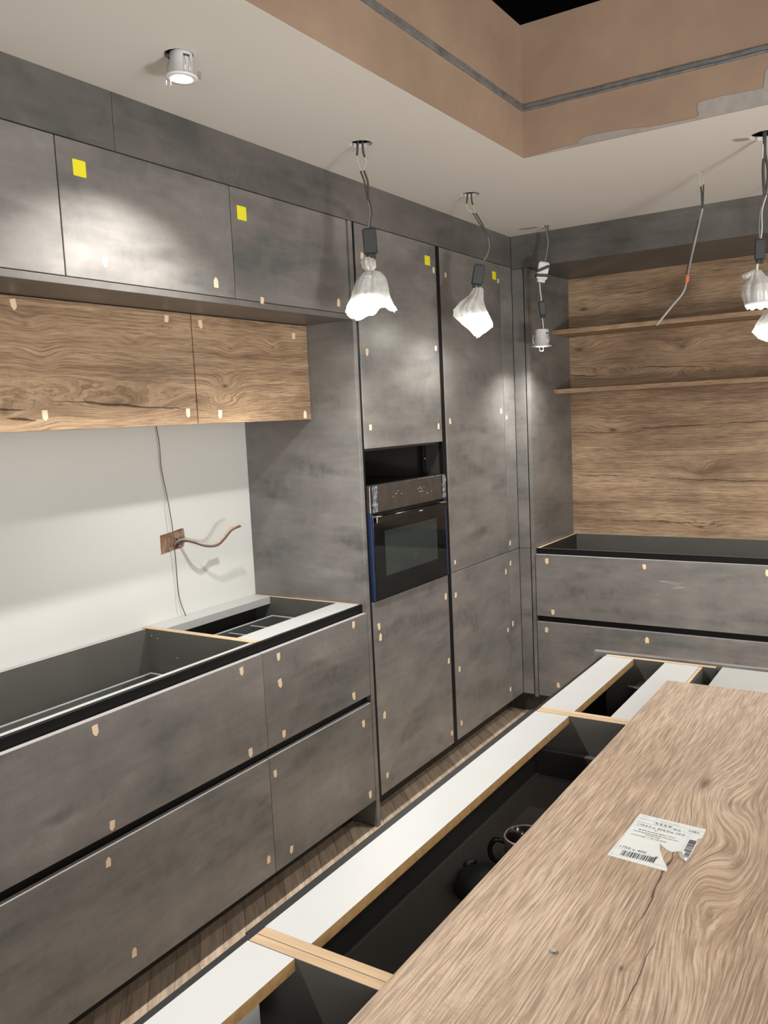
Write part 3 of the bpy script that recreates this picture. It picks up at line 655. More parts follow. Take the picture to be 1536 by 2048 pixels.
bm = bmesh.new(); bbox(bm, (-0.10, 0.690, 0.838), (-0.058, 0.6985, 0.852), 0.001); bbox(bm, (-0.09, 0.686, 0.842), (-0.075, 0.690, 0.850)); link('metal_bracket', bm, 'chrome', t)
for z0, z1, tb in ((0.525, 0.8395, [(0.059, 0.808, 'd'), (0.602, 0.809, 'd'), (0.618, 0.545, 'd'), (0.085, 0.545, 'd')]), (0.111, 0.4958, [(0.064, 0.456, 'u'), (0.669, 0.172, 'u'), (0.121, 0.175, 'u')])):
    d = door('drawer_front', t, -0.513, 0.7018, z0, z1, 'stone_b' if z0 > 0.5 else 'stone', light=True); tabs(d, tb)
t = thing('base_cabinet', 'grey base cabinet continuing left beyond the photo edge', 'cabinet', (-0.27, -0.95, 0.10), 'base cabinets along the white wall')
box('carcass', (-0.54, -1.40, 0.10), (-0.022, -0.515, 0.868), 'dark', t, 0)
for z0, z1 in ((0.525, 0.8395), (0.111, 0.4958)): door('drawer_front', t, -1.40, -0.5145, z0, z1, 'stone', light=True)
# plinths
tag(box('plinth', (-0.136, -1.4, 0.0005), (-0.120, 1.294, 0.099), 'plinth', bev=0), 'dark recessed plinth under the left base cabinets', 'plinth')
tag(box('plinth', (-0.121, 1.317, 0.0005), (-0.105, 2.744, 0.099), 'plinth', bev=0), 'dark recessed plinth under oven housing and tall cabinet', 'plinth')
tag(box('plinth', (-0.1045, 2.745, 0.0005), (2.9, 2.761, 0.099), 'plinth', bev=0), 'dark recessed plinth under the back wall drawer cabinet', 'plinth')

# ================================================================ ISLAND
IX0, IX1 = 1.003, 1.262
def strip(t, x0, x1, y0, y1):
    return box('top_rail', (x0, y0, 0.8530), (x1, y1, 0.8700), ['mdfb', 'white'], t, 0, topmi=1)
def sidep(t, y0, y1, x1=IX1+0.016):
    return box('side_panel', (IX0+0.001, y0, 0.10), (x1, y1, 0.8705), ['dark', 'mdf'], t, 0.0004, topmi=1)
t = thing('island_cabinet', 'open island cabinet nearest the camera, bottom of the photo', 'cabinet', (1.13, -0.95, 0.10), 'open island cabinets')
sidep(t, -0.4895, -0.4730); sidep(t, -1.407, -1.390)
strip(t, IX0, 1.083, -1.390, -0.4900)
box('front_profile', (0.990, -1.407, 0.10), (IX0-0.0002, -0.4740, 0.8680), ['profile', 'profile'], t, 0)
box('back_panel', (1.262, -1.390, 0.10), (1.270, -0.4900, 0.868), ['dark', 'mdf'], t, 0, topmi=1)
box('cabinet_floor', (IX0+0.001, -1.389, 0.101), (1.262, -0.490, 0.116), 'dark', t, 0)
box('drawer_bracket', (1.040, -0.600, 0.800), (1.070, -0.545, 0.840), 'white', t, 0.002)
t = thing('island_cabinet', 'wide open island cabinet with black drawer, middle one', 'cabinet', (1.13, 0.02, 0.10), 'open island cabinets')
sidep(t, -0.4725, -0.4555); sidep(t, 0.4970, 0.5130)
strip(t, IX0, 1.083, -0.4550, 0.4965)
box('front_profile', (0.984, -0.4735, 0.10), (IX0-0.0002, 0.5130, 0.8660), 'profile', t, 0)
box('back_panel', (1.500, -0.4550, 0.10), (1.508, 0.4965, 0.868), 'dark', t, 0)
for a, b in ((-0.4725, -0.4555), (0.4970, 0.5130)):
    box('side_panel', (1.2785, a, 0.10), (1.508, b, 0.8695), ['dark', 'mdf'], t, 0, topmi=1)
box('drawer_front', (0.9635, -0.4640, 0.111), (0.9830, 0.5120, 0.8395), ['stone', 'stone_flat'], t, 0.001, topmi=1)
d = box('drawer_floor', (1.010, -0.445, 0.722), (1.480, 0.470, 0.732), 'drawer', t, 0.0005)
box('drawer_side', (1.006, -0.447, 0.722), (1.012, 0.486, 0.790), ['black', 'stone_flat'], t, 0.0005, topmi=1)
box('drawer_back', (1.0125, 0.470, 0.722), (1.480, 0.486, 0.790), ['black', 'dark'], t, 0.0008, topmi=1)
box('drawer_edge_bead', (1.0122, -0.44, 0.7322), (1.018, 0.468, 0.7365), 'dark', t, 0.0005)
t = thing('island_cabinet', 'open island cabinet with two white rails at the far end', 'cabinet', (1.13, 0.76, 0.10), 'open island cabinets')
sidep(t, 0.5135, 0.5295); sidep(t, 0.9900, 1.0060, 1.296)
strip(t, IX0, 1.083, 0.5300, 0.9895)
strip(t, 1.167, 1.256, 0.5300, 0.9895)
box('back_panel', (1.2565, 0.5300, 0.10), (1.264, 0.9895, 0.869), ['stone_flat', 'mdf'], t, 0, topmi=1)
box('front_profile', (0.984, 0.5135, 0.10), (IX0-0.0002, 1.0060, 0.8600), 'profile', t, 0)
box('cabinet_floor', (IX0+0.001, 0.530, 0.101), (1.256, 0.989, 0.116), 'dark', t, 0)
box('drawer_front', (0.9635, 0.5150, 0.111), (0.9830, 1.0120, 0.8395), ['stone', 'stone_flat'], t, 0.001, topmi=1)
bm = bmesh.new()
bbox(bm, (1.100, 0.925, 0.800), (1.112, 0.9895, 0.812), 0.002); bbox(bm, (1.08, 0.930, 0.803), (1.145, 0.942, 0.811), 0.002)
tube(bm, [(1.105, 0.932, 0.804), (1.108, 0.925, 0.792), (1.118, 0.925, 0.786), (1.125, 0.930, 0.796)], 0.003, 8)
tube(bm, [(1.14, 0.936, 0.807), (1.15, 0.936, 0.800), (1.15, 0.936, 0.788)], 0.003, 8)
link('hinge', bm, 'chrome', t)
tag(box('end_panel', (0.9635, 1.0135, 0.0), (1.95, 1.0310, 0.8740), ['stone', 'light_edge'], bev=0.0008), 'grey end panel closing the far end of the island', 'side panel')
t = thing('rear_island_cabinet', 'closed rear island cabinet row beneath the pale grey board', 'cabinet', (1.7, 0.0, 0.10))
box('carcass', (1.5085, -1.40, 0.10), (1.94, 0.515, 0.848), 'dark', t, 0); box('carcass', (1.312, 0.516, 0.10), (1.94, 1.012, 0.848), 'dark', t, 0)
tag(box('grey_board', (1.3085, 0.5165, 0.8485), (1.95, 1.0130, 0.8690), 'greyboard', bev=0.001), 'pale grey board behind the oak board on the island far side', 'board')
tag(box('plinth', (1.05, -1.40, 0.0005), (1.066, 1.013, 0.0995), 'plinth', bev=0), 'dark recessed plinth below the island', 'plinth')
tag(box('plinth', (1.88, -1.40, 0.0005), (1.896, 1.013, 0.0995), 'plinth', bev=0), 'dark plinth below the hidden rear side of the island', 'plinth')

# ---- oak board lying on the island
bd = tag(box('oak_board', (1.2200, -0.947, 0.8712), (1.6240, 0.807, 0.8812), 'oak_board', bev=0.0008), 'large light oak panel lying loose on top of the island', 'board')
# ---- torn paper label on it
ZL = 0.8812
outl = [(1.3575, -0.0745), (1.4480, -0.0805), (1.4440, -0.066), (1.4370, -0.055), (1.4300, -0.040), (1.4230, -0.024), (1.4170, -0.004), (1.4300, -0.0165), (1.4400, -0.0225), (1.4440, -0.018), (1.4530, -0.013),
        (1.4555, -0.022), (1.4600, -0.031), (1.4645, -0.041), (1.4668, -0.02), (1.4672, 0.012), (1.4665, 0.030), (1.4640, 0.034), (1.4675, 0.040), (1.4700, 0.044), (1.4695, 0.0735), (1.3625, 0.0795)]
lb = thing('paper_label', 'torn white delivery label with barcode stuck on the oak board', 'label', (1.41, 0.0, ZL))
bm = bmesh.new(); f = [bm.verts.new((x, y, ZL+0.0004)) for x, y in outl]; b = [bm.verts.new((x, y, ZL+0.0001)) for x, y in outl]
e = [bm.edges.new((f[i], f[(i+1) % len(f)])) for i in range(len(f))]; bmesh.ops.triangle_fill(bm, use_beauty=True, edges=e)
for i in range(len(f)): bm.faces.new((f[i], b[i], b[(i+1) % len(f)], f[(i+1) % len(f)]))
bmesh.ops.recalc_face_normals(bm, faces=bm.faces)
for fc in bm.faces:
    if abs(fc.normal.z) > 0.9 and fc.normal.z < 0: fc.normal_flip()
link('paper_sheet', bm, 'paper', lb)
bm = bmesh.new()   # curled torn corner
vs = [bm.verts.new(p) for p in ((1.4530, -0.013, ZL+0.0006), (1.4645, -0.041, ZL+0.0006), (1.4560, -0.040, ZL+0.006), (1.4520, -0.028, ZL+0.007))]
bm.faces.new(vs); link('curled_corner', bm, 'patch', lb)
UX = Vector((1.4695-1.3625, 0.0735-0.0795, 0)).normalized()
ROTL = math.atan2(UX.y, UX.x)
def text(s, x, y, size, mat='ink', parent=lb, wide=1.0, name='printed_text'):
    cu = bpy.data.curves.new('t', 'FONT'); cu.body = s; cu.size = size; cu.resolution_u = 2
    o = bpy.data.objects.new('t', cu); COL.objects.link(o)
    me = bpy.data.meshes.new_from_object(o.evaluated_get(bpy.context.evaluated_depsgraph_get())); bpy.data.objects.remove(o); bpy.data.curves.remove(cu)
    me.materials.clear(); me.materials.append(M[mat]); me.name = name
    q = bpy.data.objects.new(name, me); COL.objects.link(q); q.parent = parent
    q.location = Vector((x, y, ZL+0.0006)) - parent.location; q.rotation_euler = (0, 0, ROTL); q.scale = (wide, 1, 1)
    return q
text('5559', 1.393, 0.0535, 0.0110, wide=1.25); text('1754.0 x 404.0 x 10.0', 1.368, 0.0395, 0.0095, wide=0.92)
text('K2', 1.424, 0.048, 0.0085, wide=1.2); text('NB2', 1.446, 0.054, 0.0085, wide=1.1)
text('LP BO RIVAGE', 1.397, 0.0665, 0.0052, 'inkgrey'); text('Auftrag', 1.366, 0.072, 0.0042, 'inkgrey'); text('Lieferung', 1.366, 0.064, 0.0042, 'inkgrey')
text('Abmessung', 1.366, 0.052, 0.0042, 'inkgrey'); text('K1', 1.399, 0.0305, 0.0055)
text('BLAPR Rueckwandplatte 10mm,', 1.376, 0.0245, 0.0056, wide=0.8); text('WANDANSCHLUSSPROFIL Eiche Sanremo', 1.369, 0.0175, 0.0052, wide=0.76)
text('Postforming', 1.390, 0.0110, 0.0052, wide=0.9); text('rechtwinklig - 1 AP 10F 45/45', 1.369, 0.0045, 0.0052, wide=0.9)
text('1750 x 400', 1.364, -0.043, 0.0095, wide=1.0); text('8', 1.4215, -0.052, 0.0095)
bm = bmesh.new()
def lbx(x0, y0, x1, y1): bbox(bm, (x0, y0, ZL+0.0004), (x1, y1, ZL+0.00065))
x = 1.374; random.seed(3)
while x < 1.425:
    w_ = random.choice((0.0006, 0.0006, 0.0012, 0.0018)); lbx(x, -0.066, x+w_, -0.050); x += w_+random.choice((0.0006, 0.0009, 0.0016))
y = -0.028
while y < 0.028:
    w_ = random.choice((0.0006, 0.001, 0.0015)); lbx(1.4545 if y > -0.01 else 1.458, y, 1.4655, y+w_); y += w_+random.choice((0.0006, 0.0009, 0.0014))
link('barcode', bm, 'ink', lb)['kind'] = 'stuff'
bm = bmesh.new()
for a in ((1.364, 0.0625, 1.4685, 0.0628), (1.364, 0.0495, 1.4685, 0.0498), (1.364, 0.0355, 1.451, 0.0358), (1.392, 0.0498, 1.3923, 0.077), (1.4215, 0.0358, 1.4218, 0.0625), (1.451, -0.012, 1.4513, 0.0495), (1.3605, -0.0475, 1.416, -0.0472), (1.3605, -0.0685, 1.444, -0.0682), (1.3615, -0.072, 1.3618, 0.076)): lbx(*a)
link('ruled_lines', bm, 'inkgrey', lb)['kind'] = 'stuff'
# chip of plaster
bm = bmesh.new(); bmesh.ops.create_icosphere(bm, subdivisions=1, radius=0.005, matrix=Matrix.Translation((1.373, -0.334, ZL+0.0026)))
for v in bm.verts: v.co += Vector((random.uniform(-1, 1)*0.0016, random.uniform(-1, 1)*0.0016, 0)); v.co.z = ZL+0.0026+(v.co.z-ZL-0.0026)*0.5
tag(link('plaster_chip', bm, 'patch'), 'tiny grey plaster chip on the oak board near bottom', 'debris')
# ---- mug and a dark cup-shaped form in the drawer
def mug(c, hang_dir, label, r=0.040, h=0.068):
    t = thing('mug', label, 'mug', c, 'black mugs in the island drawer')
    bm = bmesh.new()
    lathe(bm, [(0, 0.0005), (r*0.72, 0.0005), (r*0.86, 0.004), (r*0.97, 0.02), (r, h), (r*0.93, h), (r*0.90, 0.022), (r*0.7, 0.007), (0, 0.006)], c, 36)
    link('cup_body', bm, 'mug', t)
    bm = bmesh.new(); lathe(bm, [(r+0.0004, h-0.001), (r*0.985, h+0.0008), (r*0.94, h+0.0006), (r*0.925, h-0.001)], c, 36); link('rim', bm, 'mugrim', t)
    d = Vector((math.cos(hang_dir), math.sin(hang_dir), 0)); C = Vector(c); z = Vector((0, 0, 1))
    tubeobj('handle', [C+d*(r*0.95)+z*h*0.82, C+d*(r+0.016)+z*h*0.86, C+d*(r+0.026)+z*h*0.6, C+d*(r+0.020)+z*h*0.32, C+d*(r*0.95)+z*h*0.22], 0.0048, 'mug', t, 10)
    return t
mug((1.161, 0.070, 0.7322), math.radians(205), 'black mug with pale rim standing upright in the open island drawer', h=0.068)
t = thing('dark_cup_form', 'dark cup-shaped form lying in the drawer, partly under the oak board', 'mug', (1.13, -0.045, 0.7322), 'black mugs in the island drawer')  # low dark dome with a curved handle
bm = bmesh.new(); c = (1.112, -0.030, 0.7330); r = 0.040
lathe(bm, [(r, 0), (r*0.97, 0.012), (r*0.88, 0.028), (r*0.75, 0.033), (0, 0.034)], c, 36); link('cup_body', bm, 'block', t)
tubeobj('handle', [(1.088, -0.010, 0.750), (1.072, 0.006, 0.753), (1.080, 0.022, 0.752), (1.102, 0.005, 0.751)], 0.0065, 'block', t, 10)

# ================================================================ LAMPS AND CABLES
rtv = Vector((0.835, 0.55, 0))
def at(h, lat, z, lv=rtv): return Vector((h[0]+lv.x*lat, h[1]+lv.y*lat, z))
fwd = Vector((-0.55, 0.835, 0))
def wires(t, h, pts, split, block_z, lv=rtv, mats=('wire', 'wirewhite', 'wiregrey')):
    """two dark strands out of the ceiling, bare white pieces, then the grey cable"""
    a = [at(h, -0.006, CZ+0.03, lv), at(h, -0.012, 2.385, lv), at(h, -0.014, 2.372, lv)]
    b = [at(h, 0.004, CZ+0.03, lv), at(h, 0.006, 2.385, lv), at(h, 0.010, 2.366, lv)]
    tubeobj('cable', a, 0.0035, mats[0], t); tubeobj('cable', b, 0.0035, mats[0], t)
    P = [at(h, l, z, lv) for l, z in pts]
    tubeobj('inner_wire', [a[-1], at(h, -0.010, 2.35, lv), P[0]-lv*0.004], 0.0011, mats[1], t, 6); tubeobj('inner_wire', [b[-1], at(h, 0.014, 2.35, lv), P[0]+lv*0.004], 0.0011, mats[1], t, 6)
    k = split
    tubeobj('cable', [P[0]-lv*0.005]+P[1:k+1], 0.0028, mats[0], t); tubeobj('cable', [P[0]+lv*0.006, P[1]+lv*0.010]+[p+lv*0.004 for p in P[2:k+1]], 0.0032, mats[0], t)
    tubeobj('cable', P[k:], 0.0034, mats[2], t)
    tubeobj('cable', [p+lv*0.006 for p in P[k:]], 0.0022, mats[0], t)
def conn(t, c, w_=0.044, h_=0.075, d_=0.025, tilt=0.0, lv=rtv, mat='block'):
    """moulded connector box with cable clamps at its lower end"""
    bm = bmesh.new(); bbox(bm, (-w_/2, -d_/2, -h_/2), (w_/2, d_/2, h_/2), 0.003)
    bbox(bm, (-w_*0.36, -d_*0.36, -h_/2-0.014), (w_*0.36, d_*0.36, -h_/2), 0.002)
    lathe(bm, [(0, 0.002), (0.004, 0.002), (0.004, 0)], (-w_*0.18, -d_*0.36, -h_/2-0.007), 8, axis=(0, -1, 0)); lathe(bm, [(0, 0.002), (0.004, 0.002), (0.004, 0)], (w_*0.18, -d_*0.36, -h_/2-0.007), 8, axis=(0, -1, 0))
    bbox(bm, (-w_*0.4, -d_*0.3, h_/2), (w_*0.4, d_*0.3, h_/2+0.004), 0.001)
    bmesh.ops.transform(bm, matrix=Matrix.Translation(c) @ Matrix.Rotation(math.atan2(lv.y, lv.x), 4, 'Z') @ Matrix.Rotation(tilt, 4, 'Y'), verts=bm.verts)
    return link('connector_block', bm, mat, t)
def fitting(t, c, r=0.031, h=0.062, axis=(0, 0, 1), clips=True):
    """downlight: ribbed housing, flange, bright lens; c = centre of lens"""
    bm = bmesh.new()
    lathe(bm, [(0, h), (r*0.78, h), (r*0.86, h-0.003), (r*0.93, 0.006), (r*1.22, 0.0045), (r*1.26, 0.002), (r*1.22, 0.0), (r*0.80, -0.0005), (r*0.76, 0.004)], c, 40, axis=axis)
    for f in bm.faces: f.smooth = True
    link('lamp_housing', bm, 'lampwhite', t)
    bm = bmesh.new(); lathe(bm, [(r*0.76, 0.001), (0.0001, 0.0012)], c, 32, axis=axis); link('lens', bm, 'lens', t)
    if clips:
        q = Vector((0, 0, 1)).rotation_difference(Vector(axis)); A = Vector(axis).normalized()
        for s in (-1, 1):
            d = q @ (rtv*0.6 + Vector((0.55, -0.835, 0))*0.8*s if s == 1 else -rtv)
            d.normalize(); sd = A.cross(d)
            C = Vector(c)
            for e_ in (-0.006, 0.006):
                tubeobj('spring_clip', [C+d*(r*0.9)+A*h*0.75+sd*e_, C+d*(r+0.004)+A*h*0.45+sd*e_, C+d*(r*0.98)+A*0.008+sd*e_], 0.0009, 'chrome', t, 6)
            bm = bmesh.new(); tube(bm, [C+d*(r*0.9)+A*h*0.76-sd*0.007, C+d*(r*0.92)+A*h*0.77+sd*0.007], 0.0022, 8, smooth=False); link('clip_pin', bm, 'block', t)
def bag(t, h, levels, seed, closed=False, scallop=0.0, notch=0.0, lv=rtv, nseg=72, name='plastic_bag'):
    """crumpled thin bag: levels (z, lateral centre, half width, fold depth)"""
    rnd = random.Random(seed); bm = bmesh.new(); dp = Vector((-lv.y, lv.x, 0))
    ph = [rnd.uniform(0, 6.28) for _ in range(8)]; L = []
    for i in range(len(levels)-1):
        for k in range(4):
            s = k/4; s2 = s*s*(3-2*s); L.append(tuple(levels[i][j]*(1-s2)+levels[i+1][j]*s2 for j in range(4)))
    L.append(levels[-1]); rings = []
    for i, (z, cx, hw, fd) in enumerate(L):
        v = i/len(L); ring = []
        for k in range(nseg):
            a = 2*math.pi*k/nseg
            f = 0.5*math.sin(7*a+ph[0]+v*1.2)+0.35*math.sin(11*a+ph[1]-v*2.1)+0.25*math.sin(17*a+ph[2]+v*3)+0.22*math.sin(3*a+ph[3]+6*v)+rnd.uniform(-0.12, 0.12)
            r = hw*(1+fd*f*0.5)
            dz = scallop*v**6*(0.6*math.cos(2*(a-0.5)+0.5)+0.4*math.sin(5*a+ph[4])) + 0.003*math.sin(9*a+12*v+ph[5])*v
            lat = r*math.cos(a)
            dz += notch*v**5*(math.exp(-((lat-0.030)/0.022)**2) - 0.35*math.exp(-((lat+0.05)/0.03)**2))
            ring.append(bm.verts.new(Vector((h[0], h[1], z+dz)) + lv*(cx+r*math.cos(a)) + dp*(r*0.82*math.sin(a))))
        rings.append(ring)
    for A, B in zip(rings, rings[1:]):
        for k in range(nseg): bm.faces.new((A[k], A[(k+1) % nseg], B[(k+1) % nseg], B[k]))
    if closed: bm.faces.new(rings[-1])
    return link(name, bm, 'bag', t, smooth=True)

# lamp 0: bare downlight half pulled out of the ceiling
H = (0.285, 0.225)
t = thing('ceiling_downlight', 'bare lit downlight half out of the ceiling, upper left, no bag', 'lamp', (H[0], H[1], CZ))
fitting(t, (0.288, 0.227, 2.353), 0.030, 0.058, (0.04, 0.03, 1))
tubeobj('hanging_clip', [(0.262, 0.204, 2.353), (0.262, 0.203, 2.338), (0.270, 0.208, 2.336), (0.270, 0.209, 2.350)], 0.0009, 'chrome', t, 6)
box('bent_clip', (0.318, 0.247, 2.352), (0.326, 0.253, 2.368), 'chrome', t, 0.001)
spot('spot_light', (0.288, 0.227, 2.345), LAMP*1.6, 118, 0.6).parent = None
# lamp 1
H = (0.244, 1.031)
t = thing('hanging_lamp', 'lit lamp in flared plastic bag hanging in front of oven cabinet', 'lamp', (H[0], H[1], CZ), 'bagged lamps on cables')
wires(t, H, [(0.000, 2.325), (0.006, 2.29), (0.012, 2.245), (0.012, 2.235), (0.018, 2.20), (0.012, 2.165), (0.014, 2.15)], 3, 0)
conn(t, at(H, 0.014, 2.110), tilt=-0.04)
tubeobj('lamp_lead', [at(H, 0.012, 2.066), at(H, 0.008, 2.05), at(H, 0.005, 2.00)], 0.004, 'wirewhite', t)
fitting(t, at(H, 0.004, 1.945), 0.034, 0.058, clips=False)
bag(t, H, [(2.062, 0.004, 0.012, 0.5), (2.048, 0.006, 0.020, 0.6), (2.030, 0.008, 0.018, 0.6), (2.020, 0.010, 0.012, 0.3), (2.012, 0.014, 0.026, 0.5), (1.99, 0.012, 0.044, 0.35), (1.96, 0.010, 0.053, 0.35), (1.93, 0.010, 0.060, 0.40), (1.905, 0.010, 0.068, 0.45), (1.889, 0.010, 0.076, 0.35)], 5, scallop=0.010, notch=0.032)
spot('spot_light', at(H, 0.004, 1.938), LAMP, 160, 0.6)
# lamp 2
H = (0.221, 1.822)
t = thing('hanging_lamp', 'lit lamp in drooping pointed plastic bag near the room corner', 'lamp', (H[0], H[1], CZ), 'bagged lamps on cables')
wires(t, H, [(0.014, 2.335), (0.030, 2.30), (0.052, 2.265), (0.064, 2.245), (0.069, 2.21), (0.060, 2.175), (0.036, 2.14)], 3, 0)
conn(t, at(H, 0.022, 2.098), tilt=0.20)
tubeobj('lamp_lead', [at(H, 0.016, 2.055), at(H, 0.010, 2.03), at(H, 0.000, 1.99)], 0.004, 'wirewhite', t)
fitting(t, at(H, -0.004, 1.945), 0.034, 0.058, clips=False)
bag(t, H, [(2.055, 0.016, 0.011, 0.5), (2.040, 0.018, 0.018, 0.6), (2.022, 0.012, 0.024, 0.5), (1.995, -0.006, 0.042, 0.45), (1.965, -0.014, 0.058, 0.4), (1.940, -0.008, 0.064, 0.45), (1.915, 0.010, 0.056, 0.4), (1.895, 0.022, 0.046, 0.4), (1.876, 0.016, 0.028, 0.4), (1.866, 0.010, 0.012, 0.3)], 11, closed=True, scallop=0.012)
spot('spot_light', at(H, -0.004, 1.938), LAMP, 160, 0.6)
# lamp 3: bare small downlight
H = (0.225, 2.588)
t = thing('hanging_downlight', 'bare small lit downlight with taped white driver, hanging in the room corner', 'lamp', (H[0], H[1], CZ))
tubeobj('cable', [at(H, 0.0, CZ+0.02), at(H, 0.004, 2.37), at(H, 0.009, 2.335), at(H, 0.002, 2.29), at(H, -0.008, 2.245)], 0.0042, 'wiregrey', t)
tubeobj('cable', [at(H, 0.008, CZ+0.02), at(H, 0.012, 2.37), at(H, 0.017, 2.335), at(H, 0.009, 2.29), at(H, 0.000, 2.245)], 0.0028, 'wire', t)
drv = conn(t, at(H, -0.020, 2.203), 0.050, 0.075, 0.024, 0.20, mat='lampwhite'); drv.name = 'driver_box'
bm = bmesh.new()
for z, tl in ((2.213, 0.45), (2.182, 0.02)):
    g = bmesh.new(); bbox(g, (-0.029, -0.0165, -0.007), (0.029, 0.0165, 0.007), 0.002)
    bmesh.ops.transform(g, matrix=Matrix.Translation(at(H, -0.021+(2.203-z)*-0.2, z)) @ Matrix.Rotation(math.atan2(rtv.y, rtv.x), 4, 'Z') @ Matrix.Rotation(-tl+0.1, 4, 'Y'), verts=g.verts)
    me = bpy.data.meshes.new('tmp'); g.to_mesh(me); g.free(); bm.from_mesh(me); bpy.data.meshes.remove(me)
link('black_tape', bm, 'block', t)
tubeobj('lamp_lead', [at(H, -0.036, 2.155), at(H, -0.034, 2.11), at(H, -0.030, 2.08), at(H, -0.032, 2.055)], 0.0033, 'wirewhite', t)
conn(t, at(H, -0.026, 2.032), 0.030, 0.062, 0.016, -0.10)
tubeobj('lamp_lead', [at(H, -0.030, 1.995), at(H, -0.026, 1.97), at(H, -0.022, 1.925)], 0.0032, 'wirewhite', t); tubeobj('lamp_lead', [at(H, -0.026, 1.995), at(H, -0.030, 1.97), at(H, -0.030, 1.925)], 0.0026, 'wirebrown', t)
fitting(t, at(H, -0.034, 1.856), 0.0375, 0.080, (0.03, 0.0, 1))
tubeobj('hanging_clip', [at(H, -0.045, 1.857), at(H, -0.043, 1.838), at(H, -0.028, 1.836), at(H, -0.026, 1.855)], 0.0012, 'chrome', t, 6)
spot('spot_light', at(H, -0.030, 1.852), LAMP*0.9, 135, 1.0)
# loose cable 4
lv5 = Vector((0.96, 0.22, 0)).normalized()
H = (1.010, 2.139)
t = thing('hanging_cable', 'loose grey cable with orange tape hanging from ceiling before the shelves', 'cable', (H[0], H[1], CZ))
P = [at(H, l, z, lv5) for l, z in [(0.010, 2.357), (0.012, 2.32), (0.010, 2.275), (0.001, 2.235), (-0.012, 2.18), (-0.024, 2.128), (-0.034, 2.085), (-0.043, 2.040)]]
for s, tp in ((-1, 2.355), (1, 2.36)):
    tubeobj('inner_wire', [at(H, 0.002*s, CZ+0.02, lv5), at(H, 0.006+0.005*s, 2.385, lv5), at(H, 0.009+0.005*s, tp, lv5)], 0.0009, 'wirewhite', t, 6)
    tubeobj('cable', [at(H, 0.009+0.005*s, tp, lv5), at(H, 0.010+0.003*s, 2.33, lv5), P[2]+lv5*0.001*s], 0.0030, 'wire', t)
tubeobj('cable', P[2:], 0.0040, 'wirelight', t); tubeobj('cable', [p-lv5*0.006 for p in P[3:]], 0.0022, 'wire', t)
tubeobj('orange_tape', [P[-1], at(H, -0.045, 2.025, lv5), at(H, -0.049, 2.008, lv5)], [0.007, 0.008, 0.0065, 0.008, 0.006, 0.005], 'orange', t)
Q = [at(H, l, z, lv5) for l, z in [(-0.049, 2.010), (-0.056, 1.985), (-0.070, 1.962), (-0.095, 1.935), (-0.130, 1.894), (-0.158, 1.861)]]
tubeobj('cable', Q, 0.0042, 'wirelight', t); tubeobj('cable', [q-lv5*0.003+Vector((0, 0, 0.005)) for q in Q[:3]], 0.0018, 'wire', t)
# lamp 5, right
H = (1.275, 1.829)
t = thing('hanging_lamp', 'bagged lamp at the right edge, hanging beside the loose grey cable', 'lamp', (H[0], H[1], CZ), 'bagged lamps on cables')
tubeobj('cable', [at(H, 0.004, CZ+0.02, lv5), at(H, 0.006, 2.36, lv5), at(H, 0.002, 2.30, lv5), at(H, 0.006, 2.22, lv5)], 0.0048, 'wire', t)
tubeobj('cable', [at(H, 0.010, CZ+0.02, lv5), at(H, 0.008, 2.36, lv5), at(H, 0.016, 2.29, lv5), at(H, 0.010, 2.22, lv5)], 0.0038, 'wire', t)
tubeobj('inner_wire', [at(H, 0.000, 2.38, lv5), at(H, 0.001, 2.36, lv5), at(H, 0.000, 2.335, lv5)], 0.004, 'wirewhite', t)
tubeobj('cable', [at(H, 0.010, 2.22, lv5), at(H, -0.006, 2.17, lv5), at(H, -0.010, 2.12, lv5), at(H, -0.008, 2.08, lv5)], 0.0026, 'wiregrey', t)
tubeobj('cable', [at(H, 0.012, 2.22, lv5), at(H, -0.001, 2.17, lv5), at(H, -0.001, 2.12, lv5), at(H, -0.004, 2.08, lv5)], 0.0020, 'wirewhite', t)
conn(t, at(H, -0.007, 2.048, lv5), 0.032, 0.062, 0.022, 0.04, lv5)
tubeobj('lamp_lead', [at(H, -0.014, 2.008, lv5), at(H, -0.016, 1.985, lv5), at(H, -0.014, 1.95, lv5)], 0.0042, 'wirewhite', t)
fitting(t, at(H, -0.010, 1.874, lv5), 0.036, 0.055, clips=False)
bag(t, H, [(1.982, -0.015, 0.010, 0.5), (1.966, -0.014, 0.020, 0.5), (1.955, -0.010, 0.030, 0.4), (1.935, -0.006, 0.052, 0.3), (1.91, -0.006, 0.056, 0.25), (1.888, -0.006, 0.051, 0.2), (1.868, -0.006, 0.048, 0.15), (1.860, -0.006, 0.040, 0.1)], 21, lv=lv5)
bag(t, (H[0]-0.040*0.96, H[1]-0.04*0.22), [(1.985, 0.016, 0.004, 0.2), (1.978, 0.004, 0.012, 0.5), (1.970, -0.004, 0.017, 0.5), (1.962, -0.008, 0.012, 0.4), (1.958, -0.008, 0.003, 0.2)], 4, lv=lv5, nseg=28, name='bag_knot')
spot('spot_light', at(H, -0.010, 1.868, lv5), LAMP, 130, 0.6)
# lamp 6: only its bag tip shows at the right edge

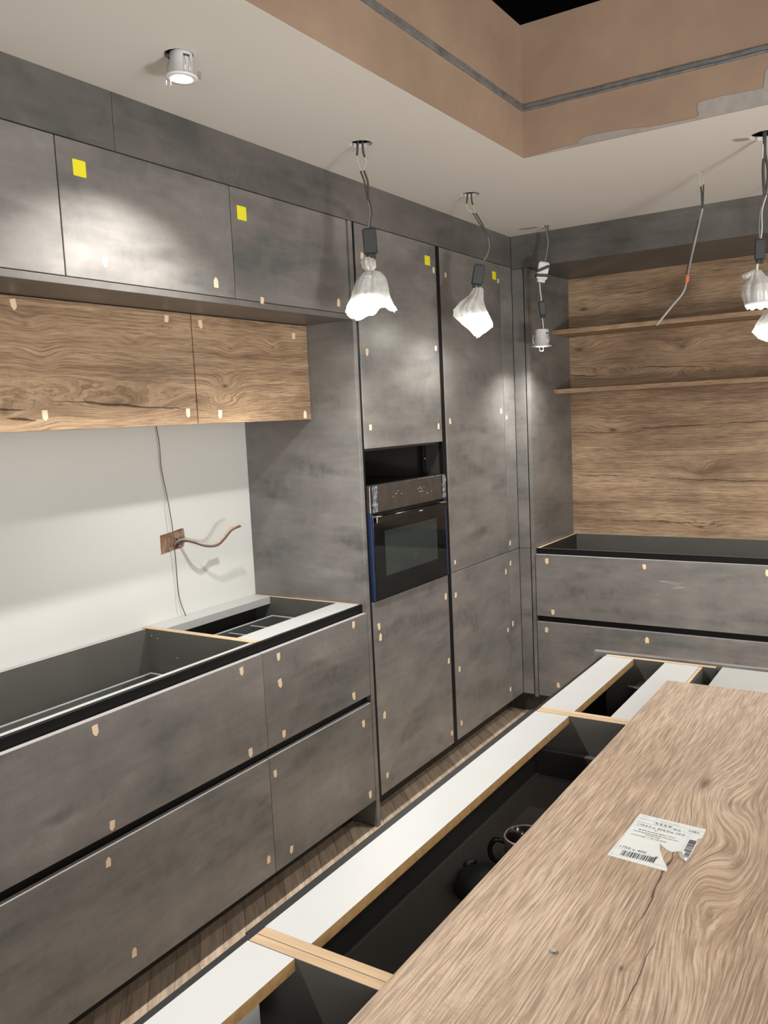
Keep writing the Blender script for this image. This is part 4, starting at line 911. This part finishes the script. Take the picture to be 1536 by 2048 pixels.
H = (1.215, 2.455)
t = thing('hanging_lamp', 'bagged lamp farthest back by shelves, mostly cut off by right edge', 'lamp', (H[0], H[1], CZ), 'bagged lamps on cables')
tubeobj('cable', [at(H, 0, CZ-0.001), at(H, 0.01, 2.25), at(H, 0.0, 2.05), at(H, 0.01, 1.93)], 0.0035, 'wiregrey', t)
bag(t, H, [(1.93, 0.01, 0.010, 0.4), (1.90, 0.005, 0.030, 0.5), (1.86, -0.005, 0.050, 0.4), (1.825, -0.012, 0.062, 0.4), (1.805, -0.01, 0.045, 0.4), (1.79, 0.0, 0.02, 0.3)], 31, closed=True)
fitting(t, at(H, 0, 1.845), 0.032, 0.05, clips=False)
spot('spot_light', at(H, 0, 1.838), LAMP, 150, 0.7)
spot('spot_light', (2.05, 2.45, 1.85), LAMP, 150, 0.7)

# ---- wall: loose cable in the hole and thin wire
t = thing('wall_cable', 'beige and brown cable sticking out of the square hole in the white wall', 'cable', (-0.56, 0.90, 1.14))
tubeobj('cable', [(-0.572, 0.885, 1.115), (-0.545, 0.890, 1.145), (-0.525, 0.905, 1.152), (-0.500, 0.930, 1.143), (-0.475, 0.960, 1.128), (-0.455, 0.995, 1.125), (-0.440, 1.020, 1.145), (-0.430, 1.040, 1.168), (-0.425, 1.060, 1.178), (-0.420, 1.085, 1.186)], 0.0042, 'wirebeige', t)
tubeobj('cable', [(-0.572, 0.890, 1.108), (-0.540, 0.892, 1.134), (-0.520, 0.908, 1.146), (-0.497, 0.932, 1.137), (-0.472, 0.962, 1.121), (-0.452, 0.998, 1.119), (-0.437, 1.022, 1.139), (-0.426, 1.044, 1.164), (-0.420, 1.062, 1.174), (-0.415, 1.090, 1.180)], 0.0040, 'wirebrown', t)
tubeobj('inner_wire', [(-0.430, 1.035, 1.165), (-0.428, 1.040, 1.176), (-0.426, 1.047, 1.184)], 0.0016, 'orange', t, 6)
tubeobj('cable_loop', [(-0.574, 0.862, 1.150), (-0.556, 0.884, 1.160), (-0.548, 0.900, 1.156), (-0.560, 0.895, 1.13)], 0.0045, 'wiregrey', t)
o = tubeobj('thin_wire', [(-0.535, 0.823, 1.575), (-0.530, 0.828, 1.50), (-0.534, 0.832, 1.42), (-0.528, 0.846, 1.30), (-0.525, 0.856, 1.19), (-0.530, 0.864, 1.06), (-0.532, 0.867, 0.97), (-0.525, 0.870, 0.92), (-0.52, 0.884, 0.873)], 0.0016, 'wirebrown', None, 6)
tag(o, 'thin dark wire running down the white wall past the square hole', 'wire')
